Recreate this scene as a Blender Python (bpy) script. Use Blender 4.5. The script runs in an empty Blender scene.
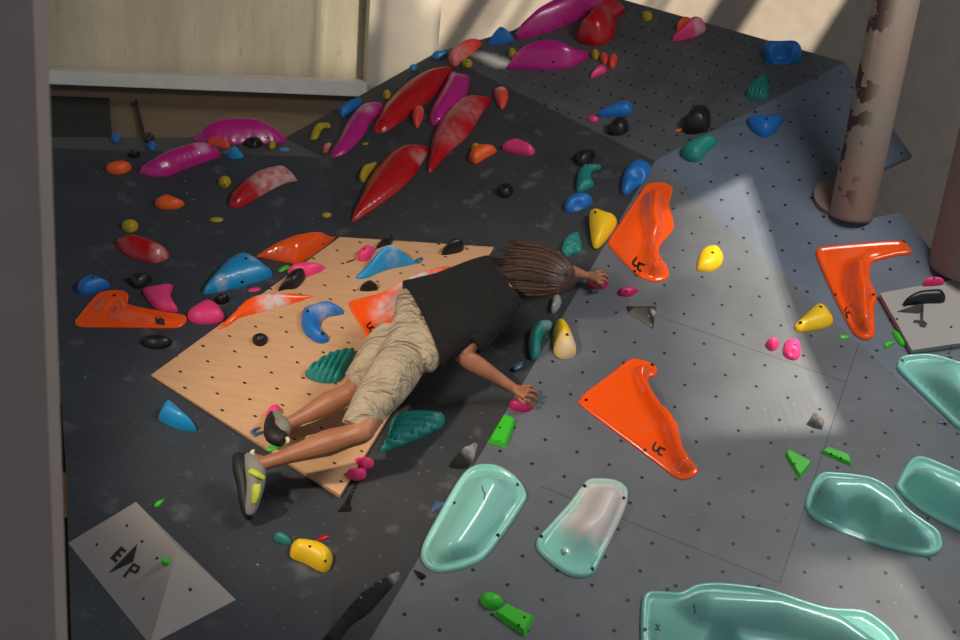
import bpy, math, random
import numpy as np
from mathutils import Vector, Matrix
from mathutils.geometry import delaunay_2d_cdt
random.seed(7)
rng = np.random.RandomState(7)
sc = bpy.context.scene
COL = sc.collection
F = 1200.0
A_ = np.array
def nz(v): return v / np.linalg.norm(v)
# ------------------------------------------------------------------ frame of the place
U = nz(A_([.093, .932, .35]))                      # world up, seen from the lens
Yf = nz(A_([0, 0, -1.]) - U * (A_([0, 0, -1.]) @ U))
Xr = np.cross(Yf, U)
RW = A_([Xr, Yf, U])
CAMZ = 4.3
CAMP = A_([0, 0, CAMZ])
def w(p): return RW @ p + CAMP                     # lens frame -> world
def wd(v): return RW @ v
def ray(x, y): return wd(A_([(x - 480) / F, (320 - y) / F, -1.]))
def vec(v): return wd(A_(v, float))
class Plane:
    def __init__(s, P, N): s.P = P; s.N = nz(N); s.N = s.N if s.N @ (s.P - CAMP) < 0 else -s.N
    def at(s, x, y, h=0.0):
        d = ray(x, y); t = (s.N @ (s.P + s.N * h - CAMP)) / (s.N @ d)
        return CAMP + d * t - s.N * h
def three(a, b, c): return Plane(a, np.cross(b - a, c - a))
PC = Plane(w(A_([.253, -.700, -5.846])), vec([.059, .707, .705]))
V = PC.at(655, 161); X = PC.at(960, 434)
ax = nz(X - V); ne = vec([-.076, .621, .781]); ne = ne - ax * (ne @ ax)
PE = Plane(V, ne)
T = PE.at(845, 62)
P = CAMP + ray(437, 52) * 9.1
PD = three(V, T, P)
PB = three(V, PC.at(370, 640), P)
Q2 = PB.at(340, 237); RR = PB.at(330, 640)
hinge = nz(RR - Q2)
def rotv(v, k, a): return v * math.cos(a) + np.cross(k, v) * math.sin(a) + k * (k @ v) * (1 - math.cos(a))
cand = [rotv(PB.N, hinge, s * math.radians(17)) for s in (-1, 1)]
PA = Plane(Q2, cand[0] if cand[0] @ vec([1, 0, 0]) > cand[1] @ vec([1, 0, 0]) else cand[1])
qa = PA.at(322, 157); Q1 = PB.at(285, 138)
PA0 = three(PA.at(40, 148), qa, Q1 )
W0 = PA.at(151, 375); W3 = PB.at(340, 495); W2 = PB.at(494, 247)
PW = three(W0 + PA.N * .012, W3 + PB.N * .03, W2 + PB.N * .012)
# ------------------------------------------------------------------ materials
def srgb(r, g, b):
    f = lambda c: (c / 255 / 12.92) if c / 255 <= .04045 else ((c / 255 + .055) / 1.055) ** 2.4
    return (f(r), f(g), f(b), 1)
def newmat(name):
    m = bpy.data.materials.new(name); m.use_nodes = True
    nt = m.node_tree; return m, nt, nt.nodes['Principled BSDF']
def nd(nt, t, **kw):
    n = nt.nodes.new(t)
    for k, v in kw.items():
        if k in n.inputs: n.inputs[k].default_value = v
        else: setattr(n, k, v)
    return n
def math_(nt, op, a, b=None, clamp=False):
    n = nt.nodes.new('ShaderNodeMath'); n.operation = op; n.use_clamp = clamp
    for i, x in enumerate((a, b)):
        if x is None: continue
        if isinstance(x, (int, float)): n.inputs[i].default_value = x
        else: nt.links.new(x, n.inputs[i])
    return n.outputs[0]
def mix_(nt, f, a, b):
    n = nt.nodes.new('ShaderNodeMix'); n.data_type = 'RGBA'
    for s, x in (('Factor', f), ('A', a), ('B', b)):
        i = [q for q in n.inputs if q.name == s and (q.type == ('VALUE' if s == 'Factor' else 'RGBA'))][0]
        if isinstance(x, (int, float, tuple)): i.default_value = x
        else: nt.links.new(x, i)
    return [o for o in n.outputs if o.type == 'RGBA'][0]
def noise(nt, scale, detail=4, co=None):
    n = nd(nt, 'ShaderNodeTexNoise', Scale=scale, Detail=detail)
    if co is None:
        g = nt.nodes.new('ShaderNodeNewGeometry'); co = g.outputs['Position']
    nt.links.new(co, n.inputs['Vector']); return n.outputs['Fac']
def ramp01(nt, x, lo, hi):
    n = nt.nodes.new('ShaderNodeMapRange'); n.inputs[1].default_value = lo; n.inputs[2].default_value = hi
    nt.links.new(x, n.inputs[0]); return n.outputs[0]
def bump(nt, bs, h, st, dist=.01):
    b = nd(nt, 'ShaderNodeBump', Strength=st, Distance=dist); nt.links.new(h, b.inputs['Height']); nt.links.new(b.outputs[0], bs.inputs['Normal'])
def plain(name, col, rough=.5, bumps=0, scale=60, var=.0, metal=0):
    m, nt, bs = newmat(name)
    bs.inputs['Roughness'].default_value = rough; bs.inputs['Metallic'].default_value = metal
    c = srgb(*col)
    nf = noise(nt, scale * .2)
    if var:
        d = tuple(x * (1 - var) for x in c[:3]) + (1,); l = tuple(min(1, x * (1 + var)) for x in c[:3]) + (1,)
        nt.links.new(mix_(nt, ramp01(nt, nf, .3, .7), d, l), bs.inputs['Base Color'])
    else: bs.inputs['Base Color'].default_value = c
    if bumps: bump(nt, bs, noise(nt, scale), bumps, .004)
    return m
def holdmat(name, col, rough=.35, coat=0.0):
    m, nt, bs = newmat(name)
    c = srgb(*col); at = nd(nt, 'ShaderNodeAttribute', attribute_name='chalk')
    n2 = noise(nt, 22, 6)
    f = math_(nt, 'MULTIPLY', at.outputs['Fac'], ramp01(nt, n2, .25, .62), True)
    f = math_(nt, 'ADD', f, math_(nt, 'MAXIMUM', math_(nt, 'SUBTRACT', at.outputs['Fac'], 1.0), 0.0), True)
    dust = math_(nt, 'MULTIPLY', ramp01(nt, noise(nt, 9, 5), .55, .85), .05)
    f = math_(nt, 'MAXIMUM', f, dust)
    nt.links.new(mix_(nt, f, c, srgb(215, 205, 200)), bs.inputs['Base Color'])
    r = math_(nt, 'ADD', math_(nt, 'MULTIPLY', f, .5), rough, True); nt.links.new(r, bs.inputs['Roughness'])
    bs.inputs['Coat Weight'].default_value = coat; bs.inputs['Coat Roughness'].default_value = .08
    bump(nt, bs, noise(nt, 120), .12 if rough > .3 else .03, .003)
    return m
def wallmat(name, col, hole=.05, seams=(), speck=.5, holecol=(8, 8, 10), smear=.25, wood=False):
    """painted climbing plywood: bolt-hole grid, panel seams and chalk specks in panel coordinates (UV)"""
    m, nt, bs = newmat(name); bs.inputs['Roughness'].default_value = .55
    uv = nt.nodes.new('ShaderNodeUVMap'); sep = nt.nodes.new('ShaderNodeSeparateXYZ'); nt.links.new(uv.outputs[0], sep.inputs[0])
    u, v = sep.outputs[0], sep.outputs[1]
    fr = lambda x: math_(nt, 'SUBTRACT', math_(nt, 'FRACT', math_(nt, 'ADD', x, .5)), .5)
    a, b = fr(u), fr(v)
    d = math_(nt, 'SQRT', math_(nt, 'ADD', math_(nt, 'MULTIPLY', a, a), math_(nt, 'MULTIPLY', b, b)))
    hf = math_(nt, 'LESS_THAN', d, hole)
    base = srgb(*col)
    q_ = .4 if wood else 1; dk = tuple(x * (1 - .18 * q_) for x in base[:3]) + (1,); lt = tuple(x * (1 + .15 * q_) for x in base[:3]) + (1,)
    if wood:
        mp = nd(nt, 'ShaderNodeMapping'); mp.inputs['Scale'].default_value = (.3, 1.3, 1); nt.links.new(uv.outputs[0], mp.inputs[0])
        c = mix_(nt, ramp01(nt, noise(nt, 2.2, 6, mp.outputs[0]), .3, .7), dk, lt)
    else:
        c = mix_(nt, ramp01(nt, noise(nt, 2.5, 5), .3, .7), dk, lt)
    sm = math_(nt, 'MULTIPLY', ramp01(nt, noise(nt, 6.5, 8), .6, .9), smear)
    c = mix_(nt, sm, c, srgb(150, 150, 150))
    vo = nd(nt, 'ShaderNodeTexVoronoi', Scale=9.0); g = nt.nodes.new('ShaderNodeNewGeometry'); nt.links.new(g.outputs['Position'], vo.inputs['Vector'])
    cl = math_(nt, 'GREATER_THAN', noise(nt, 4.1, 2), .5)
    sp = math_(nt, 'MULTIPLY', math_(nt, 'MULTIPLY', math_(nt, 'LESS_THAN', vo.outputs['Distance'], .05), speck), cl)
    c = mix_(nt, sp, c, srgb(150, 150, 145) if not wood else srgb(90, 60, 35))
    for (ax_, val, lo, hi) in seams:
        p_, q_ = (u, v) if ax_ == 'u' else (v, u)
        s = math_(nt, 'LESS_THAN', math_(nt, 'ABSOLUTE', math_(nt, 'SUBTRACT', p_, val)), .012)
        s = math_(nt, 'MULTIPLY', s, math_(nt, 'GREATER_THAN', q_, lo)); s = math_(nt, 'MULTIPLY', s, math_(nt, 'LESS_THAN', q_, hi))
        c = mix_(nt, math_(nt, 'MULTIPLY', s, .75), c, srgb(20, 20, 22))
    c = mix_(nt, hf, c, srgb(*holecol))
    nt.links.new(c, bs.inputs['Base Color'])
    bump(nt, bs, noise(nt, 70, 6), .12, .004)
    return m
M = dict(
 orange=holdmat('orange_gloss', (255, 88, 8), .22, .5), orange2=holdmat('orange_matte', (245, 95, 22), .45),
 turq=holdmat('turquoise_gloss', (138, 206, 193), .25, .3), teal=holdmat('teal', (22, 130, 122), .5),
 magenta=holdmat('magenta_gloss', (190, 24, 128), .28, .2), red=holdmat('red_gloss', (186, 8, 20), .3, .15),
 salmon=holdmat('salmon', (240, 78, 62), .4), pink=holdmat('pink', (244, 60, 128), .45),
 mag2=holdmat('dark_magenta', (190, 20, 100), .45), yellow=holdmat('yellow', (250, 204, 26), .4),
 olive=holdmat('dull_yellow', (186, 158, 22), .5), blue=holdmat('blue', (12, 110, 190), .45), cyan=holdmat('light_blue', (24, 146, 204), .4, .2),
 black=holdmat('black_hold', (20, 20, 22), .4), grey=holdmat('grey_hold', (46, 46, 48), .4, .3), green=holdmat('green', (60, 195, 40), .4),
 clear=holdmat('clear_grey', (150, 155, 155), .15, .6), screw=holdmat('blue_grey', (60, 95, 130), .4),
 ep=holdmat('volume_grey', (158, 152, 147), .6), ink=plain('ink', (14, 14, 15), .5), bolt=plain('bolt_hole', (10, 10, 10), .4),
)
# ------------------------------------------------------------------ object helpers
def link(name, verts, faces, mat, parent=None, smooth=False, attr=None, origin=None, uvs=None, mats=None, fm=None):
    verts = np.asarray(verts, float)
    if parent is not None: o0 = A_(parent['_o']) if False else ORG[parent.name]
    else: o0 = verts.mean(0) if origin is None else origin
    me = bpy.data.meshes.new(name)
    me.from_pydata([tuple(v - o0) for v in verts], [], [tuple(int(i) for i in f) for f in faces])
    for m_ in (mats or [mat]): me.materials.append(m_)
    if fm is not None: me.polygons.foreach_set('material_index', fm)
    if smooth: me.polygons.foreach_set('use_smooth', [True] * len(me.polygons))
    if attr is not None:
        a = me.attributes.new('chalk', 'FLOAT', 'POINT'); a.data.foreach_set('value', list(map(float, attr)))
    if uvs is not None:
        ul = me.uv_layers.new(name='UVMap')
        for lp in me.loops: ul.data[lp.index].uv = uvs[lp.vertex_index]
    me.update()
    ob = bpy.data.objects.new(name, me); COL.objects.link(ob)
    if parent is not None: ob.parent = parent
    else: ob.location = o0
    ORG[ob.name] = o0
    return ob
ORG = {}
def tag(o, label, cat, group=None):
    o['label'] = label; o['category'] = cat
    if group: o['group'] = group
def structure(o, kind='structure'): o['kind'] = kind; return o
def empty(name, loc):
    o = bpy.data.objects.new(name, None); COL.objects.link(o); o.location = loc; ORG[o.name] = A_(loc); return o
def slab(name, pts, n, th, mat, uvf=None, parent=None, faces=None, bevel=0):
    """polygon panel with real thickness behind its face"""
    k = len(pts); pts = [A_(p) for p in pts]
    vs = pts + [p - n * th for p in pts]
    fs = (faces or [tuple(range(k))]) + [tuple(k + i for i in f[::-1]) for f in (faces or [tuple(range(k))])]
    fs += [(i, k + i, k + (i + 1) % k, (i + 1) % k) for i in range(k)]
    uvs = [uvf(v) for v in vs] if uvf else None
    o = link(name, vs, fs, mat, parent, uvs=uvs)
    return o
def lattice(pl, p0, a, b):
    """panel coordinates: one grid step along a, one along b"""
    O = pl.at(*p0); ea = pl.at(p0[0] + a[0], p0[1] + a[1]) - O; eb = pl.at(p0[0] + b[0], p0[1] + b[1]) - O
    Mx = np.linalg.pinv(A_([ea, eb]).T)
    return lambda v: tuple(Mx @ (v - O))
# ------------------------------------------------------------------ the climbing wall (setting)
ca, cb = vec([.906, -.334, .259]), vec([-.419, -.623, .660])
PC0 = w(A_([.253, -.700, -5.846]))
def uvC(v): return ((v - PC0) @ ca / .17, (v - PC0) @ cb / .17)
ea, eb = vec([.963, .249, -.105]), vec([.260, -.744, .616])
PE0 = PE.at(726.2, 157.7)
def uvE(v): return ((v - PE0) @ ea / .17, (v - PE0) @ eb / .17)
s1 = uvC(PC.at(781, 583)); s3 = uvC(PC.at(845, 382))
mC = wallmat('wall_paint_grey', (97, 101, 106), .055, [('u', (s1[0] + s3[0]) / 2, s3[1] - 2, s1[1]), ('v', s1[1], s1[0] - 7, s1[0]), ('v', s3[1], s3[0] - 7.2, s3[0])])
mE = wallmat('wall_paint_grey_sky_shade', (96, 106, 120), .06, [('v', uvE(PE.at(800, 108))[1], -20, 30)])  # grey paint with the blue of sky-lit shade mixed into it
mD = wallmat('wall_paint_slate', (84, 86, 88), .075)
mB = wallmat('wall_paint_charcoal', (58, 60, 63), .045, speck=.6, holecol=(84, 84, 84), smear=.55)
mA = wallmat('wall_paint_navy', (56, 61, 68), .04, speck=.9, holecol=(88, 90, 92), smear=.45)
mW = wallmat('wall_birch', (202, 158, 118), .06, wood=True, speck=.15, smear=.05)
def pp(pl, l): return [pl.at(*q) for q in l]
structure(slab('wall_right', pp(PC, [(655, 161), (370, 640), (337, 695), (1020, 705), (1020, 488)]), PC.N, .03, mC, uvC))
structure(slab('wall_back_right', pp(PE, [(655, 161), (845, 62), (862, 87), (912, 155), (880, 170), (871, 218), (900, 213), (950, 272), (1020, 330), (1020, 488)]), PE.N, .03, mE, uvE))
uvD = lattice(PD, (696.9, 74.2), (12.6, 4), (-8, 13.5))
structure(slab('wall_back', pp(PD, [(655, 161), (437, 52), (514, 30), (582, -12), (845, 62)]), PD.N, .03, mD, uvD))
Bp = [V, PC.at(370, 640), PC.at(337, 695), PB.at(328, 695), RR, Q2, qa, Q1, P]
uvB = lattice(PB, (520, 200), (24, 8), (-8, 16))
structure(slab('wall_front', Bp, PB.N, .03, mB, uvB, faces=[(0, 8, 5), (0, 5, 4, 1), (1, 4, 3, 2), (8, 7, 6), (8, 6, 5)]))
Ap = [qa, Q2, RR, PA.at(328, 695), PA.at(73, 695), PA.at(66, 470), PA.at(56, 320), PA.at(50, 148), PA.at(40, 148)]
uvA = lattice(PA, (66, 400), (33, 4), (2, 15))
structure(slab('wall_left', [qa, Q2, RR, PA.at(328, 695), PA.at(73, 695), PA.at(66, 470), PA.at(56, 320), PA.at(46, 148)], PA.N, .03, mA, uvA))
structure(slab('wall_left_ledge', [PA.at(46, 148), PA0.at(46, 137), Q1, qa], PA0.N, .03, mat=wallmat('wall_paint_ledge', (74, 78, 82), .0, speck=.2)))
# studs behind the left edge of the wall
def beam(name, pl, pts, th, mat, parent=None): return slab(name, pp(pl, pts), pl.N, th, mat, parent=parent)
timber = plain('timber', (196, 146, 92), .7, .2, 50, .15)
PS = Plane(PA.P - PA.N * .12, PA.N)
for (pts, lab) in (([(40, 359), (90, 366), (90, 396), (40, 392)], 'short end of a pale timber stud behind the left wall edge, upper of the two'),
                   ([(40, 470), (96, 476), (96, 512), (40, 506)], 'short end of a pale timber stud behind the left wall edge, lower of the two')):
    o = beam('timber_stud', PS, pts, .06, timber); tag(o, lab, 'timber stud', 'timber studs behind the wall edge')
structure(slab('wall_left_backing', pp(Plane(PA.P - PA.N * .3, PA.N), [(20, 150), (140, 150), (150, 700), (20, 700)]), PA.N, .05, plain('black_backing', (28, 28, 28), .9)))
# ------------------------------------------------------------------ the hall behind
# vertical back wall: its sill line gives the direction
zq = Q1[2] - .04
PDeck = Plane(A_([0, 0, zq]), A_([0, 0, 1.]))
k0 = PDeck.at(285, 107)
def same_height(x, y, z): d = ray(x, y); return CAMP + d * ((z - CAMZ) / d[2])
t0 = same_height(50, 84, -1.0 + CAMZ); t1 = same_height(375, 97, -1.0 + CAMZ)
dirw = nz((t1 - t0) * A_([1, 1, 0])); nw = A_([dirw[1], -dirw[0], 0])
PBack = Plane(k0, nw)
cream = plain('cream_plaster', (176, 163, 148), .8, .15, 30, .08)
def concrete():
    m, nt, bs = newmat('board_marked_concrete'); bs.inputs['Roughness'].default_value = .85
    g = nt.nodes.new('ShaderNodeNewGeometry'); mp = nd(nt, 'ShaderNodeMapping'); mp.inputs['Scale'].default_value = (1.6, 1.6, .35)
    nt.links.new(g.outputs['Position'], mp.inputs[0])
    n1 = noise(nt, 3.0, 8, mp.outputs[0]); n2 = noise(nt, 14, 8, mp.outputs[0])
    c = mix_(nt, ramp01(nt, n1, .3, .7), srgb(178, 167, 142), srgb(206, 196, 168))
    c = mix_(nt, math_(nt, 'MULTIPLY', ramp01(nt, n2, .62, .72), .35), c, srgb(105, 92, 72))
    nt.links.new(c, bs.inputs['Base Color']); bump(nt, bs, n2, .4, .01); return m
conc = concrete()
up = A_([0, 0, 1.])
def wallpoly(name, pl, pts, th, mat): return structure(slab(name, pp(pl, pts), pl.N, th, mat))
PRec = Plane(PBack.P - PBack.N * .0, PBack.N)
PFr = Plane(PBack.P + PBack.N * .16, PBack.N)
wallpoly('wall_concrete', PRec, [(-60, -90), (392, -90), (392, 110), (-60, 110)], .1, conc)
wallpoly('wall_hall', PRec, [(392, -90), (1150, -90), (1150, 420), (392, 420)], .1, cream)
white = plain('white_sill_paint', (236, 230, 222), .6, .15, 40, .05)
wallpoly('trim_1', PFr, [(-60, 66.5), (366, 82.5), (392, 83.5), (392, 97.6), (375, 97), (-60, 79.6)], .15, white)      # sill
wallpoly('trim_2', PFr, [(366.5, 83), (374, -90), (450, -90), (437, 60), (425, 98), (392, 98), (366, 90)], .15, plain('pillar_paint', (206, 194, 174), .7, .1, 30, .05))
structure(slab('trim_4', pp(Plane(PBack.P + PBack.N * .05, PBack.N), [(-60, 76), (380, 93), (380, 112), (-60, 108)]), PBack.N, .05, plain('riser_sill_shade', (112, 92, 74), .8, .2, 20, .1)))  # riser board, the sill's shadow band painted in as dark brown
structure(slab('floor_deck', [PDeck.at(-60, 96), PDeck.at(-60, 138.5), PDeck.at(290, 139.5), PDeck.at(380, 94), PDeck.at(380, 86)], up, .05, plain('deck_plywood', (138, 120, 96), .7, .2, 20, .12)))
PDk2 = Plane(A_([0, 0, zq + .03]), up)
o = slab('floor_mat', [PDk2.at(20, 88), PDk2.at(108, 88), PDk2.at(112.5, 138), PDk2.at(20, 138)], up, .025, plain('dark_rubber', (38, 40, 40), .9, .2)); tag(o, 'dark rubber mat lying on the plywood deck behind the left wall', 'mat')
o = slab('batten', [PDk2.at(134.5, 100), PDk2.at(137, 100), PDk2.at(146, 138), PDk2.at(143, 138)], up, .02, plain('dark_batten', (30, 26, 24), .8)); tag(o, 'thin dark batten lying across the pale plywood deck', 'batten')
# floor of the hall far below
structure(slab('floor', [A_([-7, -3, 0.]), A_([9, -3, 0.]), A_([9, 14, 0.]), A_([-7, 14, 0.])], up, .1, plain('floor_mats', (70, 72, 76), .8, .1)))
# pillar near the camera, left, with its soft outline
FOC = float(-(RW.T @ (PB.at(430, 360) - CAMP))[2])
def vquad(name, px, depth, mat, width_pts):
    """vertical pillar seen between two pixel edges"""
    l0 = CAMP + ray(*px[0]) * depth; r0 = CAMP + ray(*px[1]) * depth
    l0 = A_([l0[0], l0[1], 0]); r0 = A_([r0[0], r0[1], 0]); e = nz(r0 - l0); n = A_([e[1], -e[0], 0]); 
    if n @ (l0 - CAMP) > 0: n = -n
    r1 = r0; l1 = l0; th = width_pts
    base = [l1, r1, r1 - n * th, l1 - n * th]
    vs = base + [b + up * 7.4 for b in base]
    return link(name, vs, [(0, 3, 2, 1), (4, 5, 6, 7), (0, 1, 5, 4), (1, 2, 6, 5), (2, 3, 7, 6), (3, 0, 4, 7)], mat)
o = vquad('pillar', [(-160, 330), (44.5, 320)], 2.3, plain('taupe_pillar_paint', (150, 138, 131), .7, .05, 40, .05), .075)
structure(o); o.name = 'trim_3'
# ------------------------------------------------------------------ steel posts through the wall
def pipemat():
    m, nt, bs = newmat('peeling_pipe'); bs.inputs['Roughness'].default_value = .6
    g = nt.nodes.new('ShaderNodeNewGeometry'); n1 = noise(nt, 7.5, 6); tc = nt.nodes.new('ShaderNodeTexCoord')
    sep = nt.nodes.new('ShaderNodeSeparateXYZ'); nt.links.new(tc.outputs['Object'], sep.inputs[0])
    c = mix_(nt, ramp01(nt, noise(nt, 1.5, 3), .35, .65), srgb(150, 122, 108), srgb(138, 128, 116))
    side = ramp01(nt, sep.outputs[0], -.02, -.10)                       # old paint has come off on one side only
    f = math_(nt, 'MULTIPLY', math_(nt, 'GREATER_THAN', n1, .55), side)
    c = mix_(nt, f, c, srgb(58, 42, 34)); nt.links.new(c, bs.inputs['Base Color']); bump(nt, bs, n1, .3, .01); return m
def pipe(name, base, r, top, mat, foot=None, n=40):
    vs = []; fs = []
    for k, z in enumerate((0, .02, top)):
        rr = r * (.93 if k == 0 else 1)
        for i in range(n): a = 2 * math.pi * i / n; vs.append(base + A_([math.cos(a) * rr, math.sin(a) * rr, z]))
    for k in range(2):
        for i in range(n): j = (i + 1) % n; fs.append((k * n + i, k * n + j, (k + 1) * n + j, (k + 1) * n + i))
    fs += [tuple(range(n))[::-1], tuple(range(2 * n, 3 * n))]
    return link(name, vs, fs, mat, smooth=False, origin=base)
b1 = PE.at(851, 216); b1 = b1 + up * -.01
pm = pipemat()
root = empty('steel_pipe', b1); tag(root, 'round steel pipe with peeling brown and cream paint against the blue grey wall', 'pipe')
p1 = pipe('tube', b1, .128, 4.0, pm); p1.parent = root; p1.location = (0, 0, 0)
for f in p1.data.polygons: f.use_smooth = abs(f.normal.z) < .5
# collar plate on the left side at its foot
cc = PE.at(836, 200)
vs, fs = [], []
for h in (0.0, .03):
    for i in range(32): a = 2 * math.pi * i / 32; vs.append(cc + nz(ea) * math.cos(a) * .13 + nz(eb) * math.sin(a) * .15 + PE.N * h)
fs = [tuple(range(32, 64)), tuple(range(32))[::-1]] + [(i, (i + 1) % 32, 32 + (i + 1) % 32, 32 + i) for i in range(32)]
link('collar', vs, fs, plain('collar_plaster', (128, 108, 98), .8, .2), root)
b2 = PE.at(984, 266)
o = pipe('steel_post', b2 - up * .05, .30, 3.5, plain('pink_brown_post', (138, 122, 116), .7, .15, 30, .1))
for f in o.data.polygons: f.use_smooth = abs(f.normal.z) < .5
tag(o, 'thick pinkish brown round post at the right edge beside the grey volume', 'post')
# ------------------------------------------------------------------ holds
CR = dict(a=(480, 160, 4), b=(480, 320, 4), c=(780, 220, 4.572), d=(60, 220, 5.333), e=(200, 220, 5.333), f=(330, 220, 5.333), g=(500, 440, 4), h=(720, 440, 4),
          i=(720, 320, 4), j=(600, 560, 2.667), k=(190, 120, 6.4), l=(100, 120, 8), m=(300, 60, 5.333), n=(240, 160, 4), o=(420, 0, 5.333), p=(560, 0, 5.333),
          q=(440, 80, 5.333), r=(0, 160, 4), s=(720, 0, 4), t=(720, 160, 4), u=(640, 120, 4), v=(600, 60, 5.333), w=(220, 340, 3.367), x=(240, 320, 4),
          y=(240, 480, 4), z=(480, 480, 4), A=(0, 320, 4), B=(0, 480, 4), C=(640, 240, 4), D=(480, 0, 4), F=(560, 290, 4), I=(480, 220, 6.4), _=(0, 0, 1))
def cr(c, pts):
    ox, oy, s = CR[c]; return [(ox + x / s, oy + y / s) for x, y in pts]
def ell(cx, cy, rx, ry, ang=0, n=12):
    a = math.radians(ang)
    return [(cx + rx * math.cos(t) * math.cos(a) - ry * math.sin(t) * math.sin(a), cy + rx * math.cos(t) * math.sin(a) + ry * math.sin(t) * math.cos(a)) for t in [2 * math.pi * i / n for i in range(n)]]
def catmull(P_, sub):
    n = len(P_); out = []
    for i in range(n):
        p0, p1_, p2, p3 = P_[i - 1], P_[i], P_[(i + 1) % n], P_[(i + 2) % n]
        for k in range(sub):
            t = k / sub
            out.append(.5 * ((2 * p1_) + (p2 - p0) * t + (2 * p0 - 5 * p1_ + 4 * p2 - p3) * t * t + (3 * p1_ - p0 - 3 * p2 + p3) * t ** 3))
    return A_(out)
def resample(poly, step):
    n = len(poly); seg = np.linalg.norm(np.roll(poly, -1, 0) - poly, axis=1); L = seg.sum(); k = max(10, int(L / step))
    cum = np.r_[0, np.cumsum(seg)]; out = []
    for s in np.arange(k) * L / k:
        i = min(np.searchsorted(cum, s, side='right') - 1, n - 1); out.append(poly[i] + (poly[(i + 1) % n] - poly[i]) * ((s - cum[i]) / max(seg[i], 1e-9)))
    return A_(out)
def segdist(pts, poly, closed=True):
    a = poly if closed else poly[:-1]; b = np.roll(poly, -1, 0) if closed else poly[1:]
    d = np.full(len(pts), 1e9)
    for p, q in zip(a, b):
        e = q - p; L = e @ e + 1e-12; t = np.clip(((pts - p) @ e) / L, 0, 1); d = np.minimum(d, np.linalg.norm(pts - p - t[:, None] * e, axis=1))
    return d
def inside(pts, poly):
    r = np.zeros(len(pts), bool); n = len(poly)
    for i in range(n):
        a, b = poly[i], poly[(i + 1) % n]
        c = ((a[1] > pts[:, 1]) != (b[1] > pts[:, 1]))
        with np.errstate(all='ignore'): xx = (b[0] - a[0]) * (pts[:, 1] - a[1]) / (b[1] - a[1]) + a[0]
        r ^= c & (pts[:, 0] < xx)
    return r
sst = lambda x: np.clip(x, 0, 1) ** 2 * (3 - 2 * np.clip(x, 0, 1))
PL = dict(A=PA, L=PA0, B=PB, C=PC, D=PD, E=PE, W=PW)
HOLDS = {}
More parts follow.
